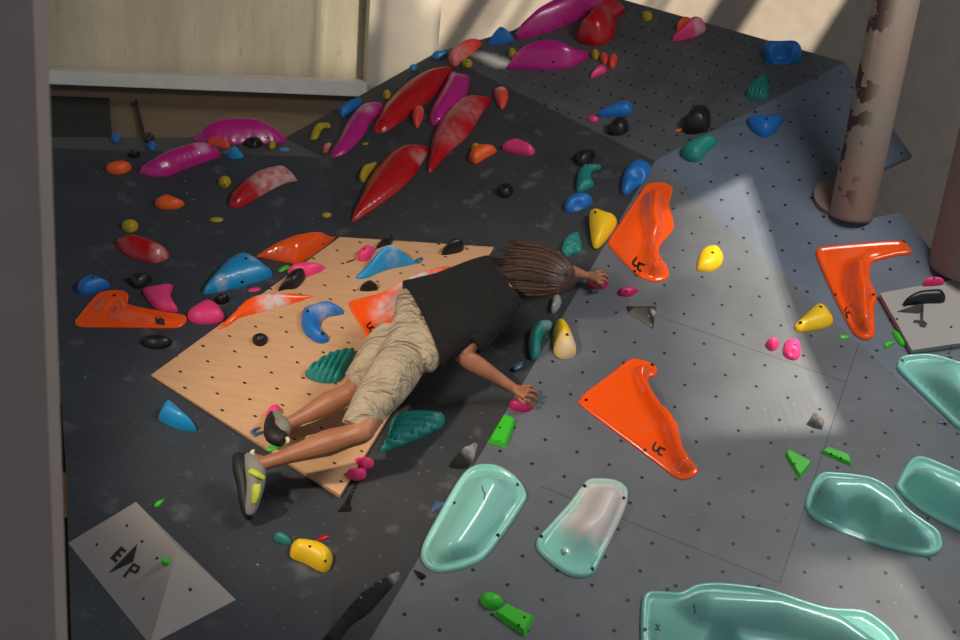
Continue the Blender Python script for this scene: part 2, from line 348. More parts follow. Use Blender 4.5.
def hold(key, pl, crop, pts, mat, H, label, name='climbing_hold', kind='dome', k=.55, bead=0, ridges=(), chalk=(), sharp=False, ribs=None, crater=None, bolts=(), cat='climbing hold', group=None, power=.5, smooth=True, step=None, peak=None, lift=0, floor=.012, bw=None, twist=None):
    """a hold: base outline lies on its wall panel, surface raised by its own relief"""
    pl = PL[pl] if isinstance(pl, str) else pl
    px = A_(cr(crop, pts) if crop else pts, float)
    e1 = nz(np.cross(up, pl.N)) if abs(pl.N @ up) < .999 else A_([1., 0, 0]); e2 = np.cross(pl.N, e1)
    O = pl.at(*px.mean(0)) + pl.N * lift
    to2 = lambda v: A_([(v - O) @ e1, (v - O) @ e2])
    # direction of the panel normal in the picture
    c3 = RW.T @ (O - CAMP); n3 = RW.T @ pl.N; c4 = c3 + n3 * .1
    un = nz(A_([c4[0] / -c4[2] - c3[0] / -c3[2], -(c4[1] / -c4[2] - c3[1] / -c3[2])]))
    area = sum(px[i - 1][0] * px[i][1] - px[i][0] * px[i - 1][1] for i in range(len(px)))
    pj = px @ un; ext_ = pj.max() - pj.min(); q0 = A_([*px.mean(0)]); mv = RW.T @ (pl.at(*q0, 0) + pl.N * H * k - CAMP); shift = abs((A_([480 + F * mv[0] / -mv[2], 320 - F * mv[1] / -mv[2]]) - q0) @ un)
    def thick(i):
        p = px[i]; best = 1e9
        for j in range(len(px)):
            a, b = px[j - 1], px[j]
            if j == i or (j - 1) % len(px) == i: continue
            e = b - a; den = e[0] * un[1] - e[1] * un[0]
            if abs(den) < 1e-9: continue
            q = a - p; s1_ = (q[0] * e[1] - q[1] * e[0]) / (un[0] * e[1] - un[1] * e[0]); s2_ = (q[0] * un[1] - q[1] * un[0]) / (un[0] * e[1] - un[1] * e[0])
            if -.01 <= s2_ <= 1.01 and s1_ < -.2: best = min(best, -s1_)
        return best if best < 1e8 else 2.0
    base = []
    for i in range(len(px)):
        t = px[(i + 1) % len(px)] - px[i - 1]; nn = A_([t[1], -t[0]]) * (1 if area > 0 else -1); nn = nn / (np.linalg.norm(nn) + 1e-9)
        c_ = max(0, nn @ un); lim = min(1, .5 * thick(i) / max(shift * c_, 1e-6)) if c_ > 0 else 1
        base.append(to2(pl.at(px[i][0], px[i][1], H * k * c_ * lim + lift) + pl.N * 0))
    base = A_(base)
    outl = base if sharp else catmull(base, 6)
    span = np.ptp(outl, axis=0).max()
    st = step or min(max(span / 26, .0045), .016)
    outl = resample(outl, st * .9) if not sharp else np.vstack([[base[i] + (base[(i + 1) % len(base)] - base[i]) * j / 4 for j in range(4)] for i in range(len(base))])
    ar = sum(outl[i - 1][0] * outl[i][1] - outl[i][0] * outl[i - 1][1] for i in range(len(outl)))
    if ar < 0: outl = outl[::-1]
    lo, hi = outl.min(0), outl.max(0)
    gx, gy = np.meshgrid(np.arange(lo[0], hi[0], st), np.arange(lo[1], hi[1], st * .866)); gx = gx + (np.arange(gx.shape[0]) % 2)[:, None] * st / 2
    g = np.c_[gx.ravel(), gy.ravel()]; g = g[inside(g, outl)]; dg = segdist(g, outl)
    D = max(dg.max(), st) if len(g) else st
    bw = bw or bead
    offs = [bw * q for q in (.12, .45, 1, 1.55, 2)] if bead else [D * .02, D * .1]
    tn = np.roll(outl, -1, 0) - np.roll(outl, 1, 0); tn /= np.linalg.norm(tn, axis=1)[:, None] + 1e-9; inn = np.c_[-tn[:, 1], tn[:, 0]]
    ringp = []
    for q in offs:
        r_ = outl + inn * q; ok = inside(r_, outl) & (segdist(r_, outl) > q * .93); ringp.append(r_[ok])
    g = g[dg > max(offs[-1] + st * .4, st * .55)]
    allp = np.vstack([outl] + ringp + [g])
    nb = len(outl)
    res = delaunay_2d_cdt([Vector(p) for p in allp], [(i, (i + 1) % nb) for i in range(nb)], [], 0, 1e-6)
    v2 = A_([tuple(q) for q in res[0]]); tris = [t for t in res[2]]
    cent = A_([v2[list(t)].mean(0) for t in tris]); okt = inside(cent, outl); tris = [t for t, q in zip(tris, okt) if q]
    rl = [(A_([to2(pl.at(x, y, hh)) for x, y in cr(crop or '_', pts_)]), hh, wd_, ew) for (pts_, hh, wd_, ew) in ridges]
    pk = to2(pl.at(*cr(crop or '_', [peak])[0], H * .8)) if peak is not None else None
    rb = None
    if ribs: rb = nz(to2(pl.at(px.mean(0)[0] + math.cos(math.radians(ribs[0])) * 10, px.mean(0)[1] + math.sin(math.radians(ribs[0])) * 10)))
    ct = to2(pl.at(*cr(crop or '_', [crater[0]])[0], H)) if crater else None
    def hf(p):
        d = segdist(p, outl)
        if kind == 'dome':
            t = np.clip(d / D, 0, 1); h = H * (1 - (1 - t) ** 2) ** power
            if pk is not None: h = h * (.35 + .65 * np.exp(-(np.linalg.norm(p - pk, axis=1) / (span * .33)) ** 2))
        elif kind == 'plate': h = np.minimum(d * 2.5, H)
        elif kind == 'facet': h = H * np.clip(d / D, 0, 1) ** .9
        else: h = np.full(len(p), floor) * sst(d / max(bw, 1e-4))
        for (pl_, hh, ww, ew) in rl:
            dd = segdist(p, pl_, False) if len(pl_) > 1 else np.linalg.norm(p - pl_[0], axis=1)
            h = np.maximum(h, h * .3 + hh * np.exp(-(dd / ww) ** 2) * sst((d - bw * .6) / ew))
        if bead:
            x = (d - bw) / bw; bb = bead * np.sqrt(np.clip(1 - x * x, 0, 1)) * 1.15; h = np.where(d < bw * 2, np.maximum(h, bb), h)
        if rb is not None:
            ph = (p @ rb) / ribs[1] * 2 * math.pi + (0.9 * np.sin((p @ A_([-rb[1], rb[0]])) / ribs[1] * .8))
            h = h * (1 + ribs[2] * np.abs(np.sin(ph)) - ribs[2])
        if ct is not None:
            q = np.linalg.norm(p - ct, axis=1) / crater[1]; h = h * (1 - crater[2] * np.clip(1 - sst((q - .6) / .5), 0, 1))
        return np.where(d < 1e-5, 0, np.maximum(h, 0))
    h = hf(v2)
    isb = segdist(v2, outl) < 1e-5
    if kind == 'dome' and not ribs:
        nbr = [set() for _ in v2]
        for t in tris:
            for i in range(len(t)):
                for j in range(len(t)):
                    if i != j: nbr[t[i]].add(t[j])
        for _ in range(3): h = np.where(isb, h, A_([.5 * h[i] + .5 * (np.mean(h[list(s)]) if s else h[i]) for i, s in enumerate(nbr)]))
    h = np.maximum(h, .0016); w3 = O + v2[:, :1] * e1 + v2[:, 1:] * e2 + h[:, None] * pl.N
    # closed back
    n0 = len(v2); mp = {}; extra = []
    ec = {}
    for t in tris:
        for i in range(len(t)):
            a, b = t[i], t[(i + 1) % len(t)]; ec[(a, b)] = 1
    skirt = []
    bd = [(a, b) for (a, b) in ec if (b, a) not in ec]
    for a, b in bd:
        for q in (a, b):
            if q not in mp: mp[q] = n0 + len(extra); extra.append(w3[q] - pl.N * (h[q] - .0006))
        skirt.append((b, a, mp[a], mp[b]))
    nx = {a: b for a, b in bd}; 
    if bd:
        s = bd[0][0]; loop = [s]; q = nx[s]
        while q != s and len(loop) < len(bd) + 2: loop.append(q); q = nx.get(q, s)
        cap = [tuple(mp[q] for q in loop[::-1])]
    ch = np.zeros(n0 + len(extra))
    for (cx, cy, rr, amt) in chalk:
        c2 = to2(pl.at(*cr(crop or '_', [(cx, cy)])[0], H * .5)); rad = rr / CR[crop or '_'][2] / F * -c3[2]
        ch[:n0] = np.maximum(ch[:n0], amt * (1 - sst(np.linalg.norm(v2 - c2, axis=1) / rad - .45)))
    o = link(name, np.vstack([w3] + ([A_(extra)] if extra else [])), [tuple(t) for t in tris] + skirt + cap, M[mat], smooth=smooth, attr=ch, origin=O)
    if label: tag(o, label, cat, group)
    def surf(x, y, off=.0015):
        q = to2(pl.at(x, y, 0))
        for _ in range(6): hh = float(hf(A_([q]))[0]); q = to2(pl.at(x, y, hh))
        hh = float(hf(A_([q]))[0]); return O + q[0] * e1 + q[1] * e2 + (hh + off) * pl.N
    o_surf = surf
    HOLDS[key] = (o, surf, pl)
    for (bx, by) in cr(crop or '_', bolts): disc('bolt', surf(bx, by, .001), pl.N, .006 if H < .04 or span < .2 else .009, M['bolt'], o)
    return o
def disc(name, c, n, r, mat, parent, k=12):
    a = nz(np.cross(n, A_([.3, .5, .8]))); b = np.cross(n, a)
    vs = [c + a * math.cos(2 * math.pi * i / k) * r + b * math.sin(2 * math.pi * i / k) * r for i in range(k)]
    vs += [v - n * .006 for v in vs]
    return link(name, vs, [tuple(range(k)), tuple(range(k, 2 * k))[::-1]] + [(i, k + i, k + (i + 1) % k, (i + 1) % k) for i in range(k)], mat, parent)
def strokes(name, parent, surf, lines, width, mat, n=None):
    """printed marks that follow the surface: each stroke a thin ribbon"""
    vs, fs = [], []
    for ln in lines:
        P_ = A_(ln, float); seg = []
        for a, b in zip(P_[:-1], P_[1:]):
            m_ = max(1, int(np.linalg.norm(b - a) / 1.2)); seg += [a + (b - a) * i / m_ for i in range(m_)]
        seg.append(P_[-1]); seg = A_(seg); tg = np.gradient(seg, axis=0) if len(seg) > 1 else A_([[1, 0]]); tg /= np.linalg.norm(tg, axis=1)[:, None] + 1e-9
        nn = np.c_[-tg[:, 1], tg[:, 0]] * width / 2; k = len(vs)
        for s_, q in zip(seg, nn): vs += [surf(*(s_ + q)), surf(*(s_ - q))]
        fs += [(k + 2 * i, k + 2 * i + 1, k + 2 * i + 3, k + 2 * i + 2) for i in range(len(seg) - 1)]
    return link(name, vs, fs, mat, parent)
def place2d(lines, org, ang, s, flip=1):
    a = math.radians(ang); c, d = math.cos(a), math.sin(a)
    return [[(org[0] + s * (x * c - y * d * flip), org[1] + s * (x * d + y * c * flip)) for x, y in ln] for ln in lines]
def uc(key, org, ang, s):
    o, surf, pl = HOLDS[key]
    L = [[(0, 0), (0, .75), (.2, 1), (.5, 1), (.68, .8), (.68, .25)], [(1.45, .3), (.95, .3), (.78, .5), (.78, .85), (.95, 1.08), (1.5, 1.08)], [(.68, .66), (.86, .66)]]
    strokes('logo', o, surf, place2d(L, org, ang, s), s * .27, M['ink'])['label'] = 'small black letter mark'
GO, GT, GM = 'orange macro holds', 'turquoise dish macro holds', 'magenta and red macro holds'
NB = 'macro_hold'; CB = 'macro climbing hold'
def big(*a, **k): k.setdefault('name', NB); k.setdefault('cat', CB); return hold(*a, **k)
#BEGINHOLDS
big('O1', 'C', 'a', [(690, 88), (730, 85), (770, 105), (768, 135), (758, 180), (776, 255), (765, 290), (722, 340), (720, 380), (752, 430), (752, 470), (720, 488), (680, 485), (620, 455), (520, 350), (515, 325), (560, 250), (640, 130), (665, 98)], 'orange', .10,
    'glossy orange wing shaped macro hold above the right hand, between two yellow holds', kind='basin', bead=.013, k=.15, ridges=[([(705, 120), (700, 200), (715, 290), (700, 380), (725, 445)], .10, .055, .05)], bolts=[(640, 130), (560, 250), (620, 445)], group=GO)
uc('O1', (637, 257), 38, 8.3)
big('O2', 'C', 'b', [(630, 150), (690, 170), (710, 195), (700, 225), (672, 240), (690, 280), (740, 360), (785, 400), (797, 450), (820, 520), (870, 590), (872, 615), (830, 638), (780, 630), (660, 540), (410, 350), (400, 320), (420, 290), (520, 215), (590, 160)], 'orange', .10,
    'glossy orange wing shaped macro hold in the middle of the grey wall above the dishes', kind='basin', bead=.013, k=.15, ridges=[([(665, 185), (690, 260), (765, 390), (805, 500), (845, 595)], .09, .05, .04)], bolts=[(425, 320), (660, 520), (690, 178)], group=GO)
uc('O2', (656, 442), 30, 8.3)
big('O3', 'E', 'c', [(205, 115), (380, 98), (530, 88), (575, 100), (603, 140), (590, 160), (540, 165), (460, 185), (415, 205), (415, 280), (440, 330), (442, 375), (430, 400), (434, 480), (430, 530), (400, 550), (350, 535), (310, 480), (230, 320), (165, 170), (172, 130)], 'orange', .13,
    'glossy red orange L shaped macro hold on the blue grey wall below the pipe', kind='basin', bead=.017, k=.15, ridges=[([(560, 130), (460, 145), (385, 180), (375, 260), (400, 360), (400, 480)], .12, .07, .06)], bolts=[(255, 340), (428, 340)], group=GO)
uc('O3', (851, 306), 70, 7)
big('O4', 'A', 'd', [(90, 520), (190, 400), (240, 375), (320, 370), (365, 395), (362, 440), (400, 455), (560, 485), (650, 500), (678, 525), (660, 560), (600, 578), (300, 575), (110, 572), (80, 548)], 'orange', .08,
    'flat bright orange macro hold with a hooked end above the flat black pebble', kind='basin', bead=.012, k=.15, ridges=[([(250, 420), (320, 410), (330, 470), (480, 510), (620, 530)], .07, .05, .05)], bolts=[(290, 402)], group=GO)
uc('O4', (156, 317.5), 2, 6)
big('O5', 'A', 'e', [(305, 185), (440, 110), (520, 85), (630, 68), (700, 72), (722, 90), (660, 150), (530, 235), (490, 232), (320, 200)], 'orange', .11,
    'red orange faceted macro hold just above the top left corner of the wooden panel', kind='dome', power=.95, k=.3, bolts=[(660, 100)], group=GO)
big('O6', 'W', 'e', [(95, 572), (150, 520), (240, 430), (320, 400), (430, 390), (590, 400), (598, 412), (500, 445), (340, 490), (220, 520), (160, 560), (110, 580)], 'orange', .07,
    'long thin orange macro hold with a white chalk patch, left on the wooden panel', kind='dome', power=.9, k=.3, chalk=[(390, 440, 80, 1)], group=GO)
big('O7', 'W', 'f', [(100, 450), (130, 420), (260, 385), (330, 355), (420, 300), (560, 250), (640, 240), (672, 260), (655, 300), (560, 420), (420, 560), (280, 650), (215, 650), (160, 560)], 'orange', .12,
    'large orange macro hold with chalked face, behind the climber on the wooden panel', kind='basin', bead=.013, k=.15, ridges=[([(600, 280), (440, 340), (380, 420), (330, 560)], .10, .07, .05)], chalk=[(480, 310, 150, 1), (340, 450, 110, .95)], group=GO)
uc('O7', (371, 322), 48, 6)
# turquoise dishes
big('T1', 'C', None, [(484, 463), (499, 465), (516, 476), (526, 492), (523, 506), (490, 553), (470, 567), (440, 573), (424, 564), (422, 547), (438, 515), (458, 480), (470, 467)], 'turq', .13,
    'leftmost turquoise dish macro hold, beside the dark angular wedge', kind='basin', bead=.022, k=.15, bw=.015, floor=.003, ridges=[([(490, 482), (475, 510), (455, 540)], .13, .11, .045)], bolts=[(518, 484), (455, 503), (498, 535)], group=GT)
strokes('logo', HOLDS['T1'][0], HOLDS['T1'][1], [[(482, 486), (483, 491), (485, 494), (484, 500)]], .9, M['ink'])
big('T2', 'C', 'g', [(385, 150), (455, 155), (500, 180), (512, 220), (490, 300), (400, 490), (370, 540), (320, 553), (250, 530), (160, 455), (145, 415), (160, 380), (260, 270), (330, 180), (350, 158)], 'turq', .12,
    'upright turquoise dish macro hold with its upper face white with chalk', kind='basin', bead=.022, k=.15, bw=.015, floor=.003, ridges=[([(440, 210), (400, 300), (350, 340)], .12, .085, .035)], chalk=[(420, 230, 110, 1.6), (370, 320, 110, 1.6)], bolts=[(338, 183), (495, 232), (165, 385), (370, 515)], group=GT)
strokes('logo', HOLDS['T2'][0], HOLDS['T2'][1], [[(563, 550), (561.5, 550), (561.5, 554), (564, 555), (566, 553), (563.5, 551.5), (563.5, 555)]], .8, M['ink'])
big('T3', 'C', 'h', [(405, 130), (450, 122), (600, 140), (690, 190), (760, 270), (870, 350), (890, 400), (885, 440), (850, 465), (800, 465), (640, 425), (470, 365), (380, 320), (340, 275), (345, 225), (375, 160)], 'turq', .17,
    'wide turquoise dish macro hold with a dark hollow, below the green slanted plate', kind='basin', bead=.022, k=.15, bw=.015, floor=.003, ridges=[([(470, 170), (590, 175), (690, 240), (780, 350)], .20, .12, .05)], crater=((575, 290), .09, .75), bolts=[(380, 255), (830, 320)], group=GT)
big('T4', 'C', 'h', [(780, 65), (830, 65), (940, 110), (1020, 150), (1080, 230), (1080, 400), (1000, 385), (900, 340), (800, 285), (705, 200), (710, 165), (745, 100)], 'turq', .16,
    'turquoise dish macro hold cut off by the right edge, touching the wide dish', kind='basin', bead=.022, k=.15, bw=.015, floor=.003, ridges=[([(850, 130), (960, 170), (1050, 280)], .2, .12, .05)], group=GT)
big('T5', 'E', 'i', [(720, 150), (760, 135), (850, 132), (950, 160), (1060, 200), (1100, 330), (1080, 480), (960, 440), (880, 370), (720, 215), (707, 180)], 'turq', .17,
    'large turquoise dish macro hold at the right edge just below the grey volume', kind='basin', bead=.022, k=.12, bw=.015, floor=.003, ridges=[([(950, 200), (1000, 330)], .16, .14, .08)], bolts=[(728, 160), (905, 408)], group=GT)
big('T6', 'C', 'j', [(108, 250), (108, 130), (122, 88), (170, 72), (215, 75), (260, 55), (320, 48), (400, 55), (470, 68), (600, 110), (690, 118), (730, 130), (790, 180), (812, 225), (835, 300), (800, 350), (500, 350), (140, 350), (112, 310)], 'turq', .26,
    'very large pale turquoise macro hold with raised back, lowest of all holds', kind='basin', bead=.022, k=.2, bw=.015, floor=.003, ridges=[([(300, 100), (480, 110), (640, 160), (740, 230)], .24, .12, .09), ([(240, 200), (500, 260), (700, 290)], .10, .16, .06)], crater=((350, 190), .09, .6), bolts=[(180, 78), (120, 185)], group=GT)
strokes('logo', HOLDS['T6'][0], HOLDS['T6'][1], [[(693.5, 604), (695, 610), (695, 615)], [(656, 624), (658, 628), (660, 624)], [(655, 629), (660, 630)]], .9, M['ink'])
# magenta and red macros
mg = dict(kind='dome', group=GM, bead=.006, bw=.007, k=.3, power=.75)
big('M1', 'L', 'k', [(15, 122), (100, 70), (200, 30), (300, 20), (420, 35), (520, 80), (620, 125), (590, 145), (450, 155), (150, 155), (60, 140)], 'magenta', .15, 'broad magenta macro hold on the upper left rim of the wall, above the blue cone', k=.6, power=.95, kind='dome', group=GM)
uc('M1', (265, 136), 10, 3)
big('M2', 'A', 'l', [(305, 410), (380, 350), (500, 280), (660, 225), (780, 200), (880, 215), (955, 265), (950, 300), (800, 350), (640, 410), (560, 445), (440, 458), (350, 440)], 'magenta', .10, 'long magenta macro hold between the small orange oval and the blue cone', chalk=[(800, 235, 60, .6)], **mg)
big('M3', 'B', 'm', [(325, 250), (440, 238), (430, 290), (380, 350), (350, 410), (260, 510), (180, 548), (150, 535), (190, 450), (240, 350), (290, 280)], 'magenta', .085, 'magenta leaf shaped macro hold left of the large upper red one, with a chalky top', chalk=[(340, 270, 60, .5)], **mg)
big('R1', 'B', 'm', [(385, 385), (400, 330), (440, 250), (530, 150), (640, 75), (740, 42), (805, 38), (800, 70), (720, 190), (600, 280), (520, 345), (440, 395)], 'red', .09, 'large red leaf shaped macro hold, topmost of the red leaves on the dark wall', bolts=[(438, 318)], **mg)
big('M4', 'B', 'm', [(690, 330), (700, 260), (770, 130), (800, 70), (840, 65), (860, 85), (905, 85), (895, 160), (870, 230), (770, 330), (715, 350)], 'magenta', .09, 'magenta macro hold wedged between the two upper red leaf shaped holds', chalk=[(825, 90, 40, .6)], **mg)
big('R2', 'B', 'm', [(680, 590), (690, 520), (710, 400), (780, 270), (880, 200), (960, 192), (1010, 195), (1022, 212), (960, 300), (900, 400), (780, 510), (700, 600)], 'red', .09, 'red leaf shaped macro hold dulled with chalk, rightmost of the red leaves', chalk=[(850, 270, 120, .28), (780, 400, 90, .2)], **mg)
big('R3', 'B', 'n', [(445, 240), (460, 190), (500, 100), (560, 10), (600, -30), (660, -60), (740, -60), (755, -40), (735, 0), (680, 80), (600, 150), (500, 220), (460, 245)], 'red', .085, 'red leaf shaped macro hold pointing down to the wooden panel, lowest of the red leaves', chalk=[(725, -20, 40, .4)], **mg)
big('R4', 'A', 'k', [(245, 540), (260, 480), (330, 400), (430, 330), (560, 298), (620, 310), (680, 370), (690, 390), (600, 410), (500, 460), (380, 530), (310, 565), (260, 560)], 'red', .08, 'red macro hold with heavy white chalk on the dark left wall', chalk=[(520, 390, 140, .65), (600, 340, 90, .7)], **mg)
big('R5', 'A', 'd', [(295, 125), (330, 95), (390, 82), (470, 100), (550, 140), (585, 185), (560, 215), (500, 230), (420, 215), (340, 180)], 'red', .08, 'dark red oval macro hold just below the yellow ball on the far left', chalk=[(530, 175, 45, .6)], **mg)
big('M5', 'D', 'o', [(460, 355), (500, 300), (560, 245), (640, 218), (720, 215), (790, 235), (830, 265), (890, 268), (905, 285), (880, 320), (800, 360), (700, 375), (560, 372), (475, 368)], 'magenta', .17, 'magenta hat shaped macro hold on the upper slate wall, lower of the top pair', kind='dome', k=.6, power=.95, group=GM, bolts=[(710, 330)])
big('M6', 'D', 'o', [(510, 190), (560, 120), (620, 60), (720, 5), (800, -30), (900, -40), (980, -10), (960, 40), (860, 100), (700, 165), (560, 208), (515, 208)], 'magenta', .18, 'large magenta macro hold on the top rim, touching the big red hump', kind='dome', k=.6, power=.95, group=GM)
uc('M6', (584, 10), -12, 4)
big('R7', 'D', 'p', [(85, 190), (100, 150), (150, 80), (230, 10), (290, -5), (340, 30), (345, 60), (300, 110), (300, 160), (270, 215), (200, 245), (120, 235), (90, 215)], 'red', .19, 'glossy red humped macro hold at the top right of the magenta pair', kind='dome', k=.5, power=.8, group=GM)
hold('R8', 'D', 'o', [(155, 320), (180, 270), (230, 230), (290, 218), (325, 225), (320, 250), (270, 290), (200, 350), (165, 350)], 'salmon', .10, 'faded red hold on the top rim beside a small yellow knob', chalk=[(210, 290, 60, .4)])
#SMALL
def S(key, pl, crop, pts, mat, H, label, **k): return hold(key, pl, crop, pts, mat, H, label, **k)
def E_(key, pl, e, mat, H, label, **k): return hold(key, pl, None, ell(*e), mat, H, label, **k)
GS = dict(group='small holds on the upper left rim')
E_('s1', 'L', (116, 138.5, 5, 4), 'blue', .05, 'tiny blue hold on the left rim at the corner of the dark mat')
E_('s2', 'L', (149, 139.5, 5.5, 4), 'black', .06, 'small black hold on the left rim at the end of the dark batten')
E_('s3', 'L', (152, 147, 5, 4), 'blue', .05, 'small blue hold directly under the small black one on the left rim')
E_('s4', 'A', (134, 154.5, 6, 3.6), 'black', .05, 'small flat black hold between the tiny blue ones and the orange oval')
E_('s5', 'A', (118.5, 167.7, 13, 6.6, -5), 'orange2', .06, 'orange oval hold at the upper far left, left end of the long magenta hold')
S('s6', 'L', 'k', [(105, 152), (150, 128), (200, 130), (255, 168), (230, 182), (140, 168)], 'salmon', .06, 'orange red hold tucked between the two magenta holds on the left rim')
S('s7', 'A', 'k', [(215, 210), (250, 180), (270, 155), (290, 152), (315, 185), (345, 235), (300, 250), (250, 242)], 'cyan', .13, 'blue cone shaped hold between the two magenta holds', k=.8, power=.9, peak=(280, 165))
S('s8', 'L', 'k', [(350, 150), (400, 125), (455, 140), (462, 165), (420, 180), (365, 172)], 'black', .06, 'black lump hold under the broad magenta hold, left of the yellow dot')
E_('s9', 'L', (271.5, 145.5, 4.3, 3.4), 'olive', .04, 'tiny yellow hold under the right end of the broad magenta hold')
E_('s10', 'L', (284, 149.5, 5.5, 2.4), 'cyan', .01, 'flat light blue patch hold right of the tiny yellow hold')
E_('s11', 'A', (224.5, 182, 6.5, 5.8), 'olive', .05, 'dull yellow round hold above the chalky red hold', bolts=[(224.5, 181)])
E_('s12', 'A', (216.5, 219.5, 7, 3), 'olive', .015, 'flat tan yellow sliver hold below the chalky red hold')
E_('s13', 'A', (326.5, 215, 5, 3), 'olive', .02, 'small worn yellow sliver hold near the fold above the wooden panel')
S('s14', 'A', 'r', [(618, 175), (635, 150), (670, 137), (710, 155), (738, 180), (700, 197), (640, 195)], 'orange2', .06, 'orange pebble hold above the yellow ball on the left wall')
E_('s15', 'A', (130, 226, 8.3, 6.8), 'olive', .05, 'yellow ball hold directly above the dark red oval')
S('s16', 'A', 'd', [(360, 325), (400, 290), (440, 280), (480, 300), (487, 330), (440, 362), (400, 365)], 'black', .06, 'black rounded hold between the dark red oval and the pink flared hold')
S('s17', 'A', 'd', [(88, 365), (110, 320), (160, 293), (190, 300), (265, 345), (255, 362), (200, 385), (130, 403), (100, 388)], 'blue', .07, 'blue wedge hold at the far left above the hooked orange macro', bolts=[(175, 305)])
S('s18', 'A', 'd', [(440, 370), (480, 350), (595, 330), (600, 365), (592, 410), (628, 485), (590, 492), (520, 480), (470, 430)], 'pink', .06, 'pink flared hold with a waist above the hooked orange macro')
S('s19', 'A', 'd', [(680, 500), (700, 465), (770, 420), (820, 430), (860, 470), (878, 530), (830, 552), (740, 555), (690, 535)], 'pink', .07, 'pink rounded pentagon hold left of the thin orange macro')
E_('s20', 'A', (222, 299.5, 7.5, 5.2), 'black', .05, 'small black hold under the large blue teardrop')
big('s21', 'A', 'e', [(15, 385), (40, 330), (110, 240), (180, 180), (235, 163), (290, 185), (370, 250), (385, 280), (370, 310), (250, 350), (110, 385), (30, 397)], 'cyan', .10, 'large light blue teardrop hold on the left wall beside the wooden panel', bolts=[(245, 205), (225, 330)], chalk=[(110, 330, 30, .7), (280, 235, 25, .5)])
S('s22', 'A', 'e', [(418, 268), (440, 248), (465, 238), (478, 255), (450, 270), (430, 278)], 'green', .01, 'tiny green chip hold left of the pink hold at the panel edge')
S('s23', 'W', 'e', [(470, 270), (500, 235), (560, 222), (650, 240), (668, 260), (600, 295), (555, 305), (480, 288)], 'pink', .06, 'pink flat hold behind the tall black pebble on the wooden panel')
S('s24', 'W', 'e', [(418, 380), (435, 340), (480, 280), (525, 258), (560, 275), (556, 320), (515, 365), (460, 372)], 'black', .07, 'black comma shaped hold in front of a pink one on the wooden panel')
E_('s25', 'A', (254.5, 289.5, 6.5, 2.2, -8), 'pink', .008, 'tiny thin pink chip hold below the large blue teardrop')
S('s26', 'W', 'e', [(545, 500), (552, 470), (600, 445), (650, 430), (695, 428), (735, 455), (768, 490), (750, 508), (690, 518), (650, 545), (640, 580), (680, 615), (684, 650), (640, 660), (590, 635), (555, 600), (540, 550)], 'blue', .07, 'blue crescent hold in the middle of the wooden panel', chalk=[(640, 490, 60, .45)], bolts=[(655, 625), (575, 485)])
E_('s27', 'W', (260, 339.5, 8, 7), 'black', .05, 'small black ball hold below the thin orange macro on wood')
S('s28', 'W', 'f', [(148, 205), (150, 170), (190, 135), (235, 150), (242, 172), (205, 215), (160, 220)], 'pink', .06, 'pink lump hold near the top edge of the wooden panel', bolts=[(180, 155)])
S('s29', 'W', 'f', [(88, 222), (130, 207), (135, 212), (95, 228)], 'black', .01, 'tiny dark sliver hold left of the pink lump on wood', smooth=False)
S('s30', 'W', 'f', [(245, 155), (270, 115), (310, 85), (332, 92), (328, 130), (290, 140)], 'black', .06, 'black hold poking out behind the blue fin near the top of the wood')
S('s31', 'W', 'f', [(135, 300), (180, 230), (250, 150), (320, 123), (370, 155), (440, 205), (455, 235), (300, 268), (200, 310), (150, 314)], 'cyan', .15, 'light blue fin shaped hold on the upper part of the wooden panel', kind='dome', power=.8, k=.7, chalk=[(320, 175, 45, .5)], peak=(330, 160))
S('s32', 'W', 'f', [(450, 215), (490, 195), (495, 215), (470, 235)], 'screw', .012, 'tiny blue grey chip at the right tip of the blue fin')
S('s33', 'W', 'f', [(162, 378), (170, 350), (212, 325), (250, 355), (252, 374), (200, 382)], 'black', .06, 'black dome hold above the chalked orange macro on wood')
S('s34', 'W', 'f', [(598, 188), (615, 145), (655, 108), (705, 115), (712, 160), (675, 178)], 'black', .08, 'black knob hold at the top right of the wooden panel')
big('s35', 'W', 'w', [(288, 108), (330, 60), (380, 30), (455, 38), (432, 95), (405, 140), (345, 146), (300, 132)], 'teal', .09, 'teal ribbed hold on the wooden panel left of the khaki shorts', ribs=(20, .06, .6), cat='climbing hold', name='climbing_hold')
big('s36', 'B', 'w', [(542, 378), (560, 330), (575, 270), (610, 235), (690, 230), (745, 240), (757, 265), (740, 298), (640, 345)], 'teal', .09, 'teal ribbed hold on the charcoal wall right of the khaki shorts', ribs=(100, .06, .7), cat='climbing hold', name='climbing_hold')
S('s37', 'B', 'w', [(450, 412), (475, 393), (515, 405), (512, 428), (480, 440), (455, 425)], 'pink', .05, 'pink foothold at the right corner of the wood, upper of the pair')
S('s38', 'W', 'w', [(428, 442), (450, 430), (490, 440), (487, 466), (455, 475), (430, 460)], 'pink', .05, 'pink foothold at the right corner of the wood, lower of the pair')
S('s39', 'W', 'w', [(158, 240), (178, 216), (205, 232), (205, 270), (170, 285), (155, 265)], 'pink', .06, 'pink hold under the toes of the far foot on the wooden panel')
S('s40', 'W', 'x', [(42, 442), (75, 426), (85, 432), (60, 450), (92, 442), (95, 450), (62, 468), (50, 460)], 'screw', .01, 'thin blue grey chip left of the far shoe on wood', smooth=False)
S('s41', 'W', 'w', [(155, 365), (190, 343), (212, 350), (205, 362), (170, 376)], 'green', .012, 'small green chip between the two climbing shoes')
S('s42', 'W', 'x', [(415, 322), (450, 300), (485, 292), (485, 320), (440, 335)], 'yellow', .04, 'yellow hold peeking out between the legs of the climber')
S('s43', 'B', 'w', [(398, 578), (412, 552), (455, 475), (466, 480), (440, 545), (442, 576)], 'black', .04, 'black thin wedge hold at the lowest tip of the wooden panel', kind='facet', smooth=False)
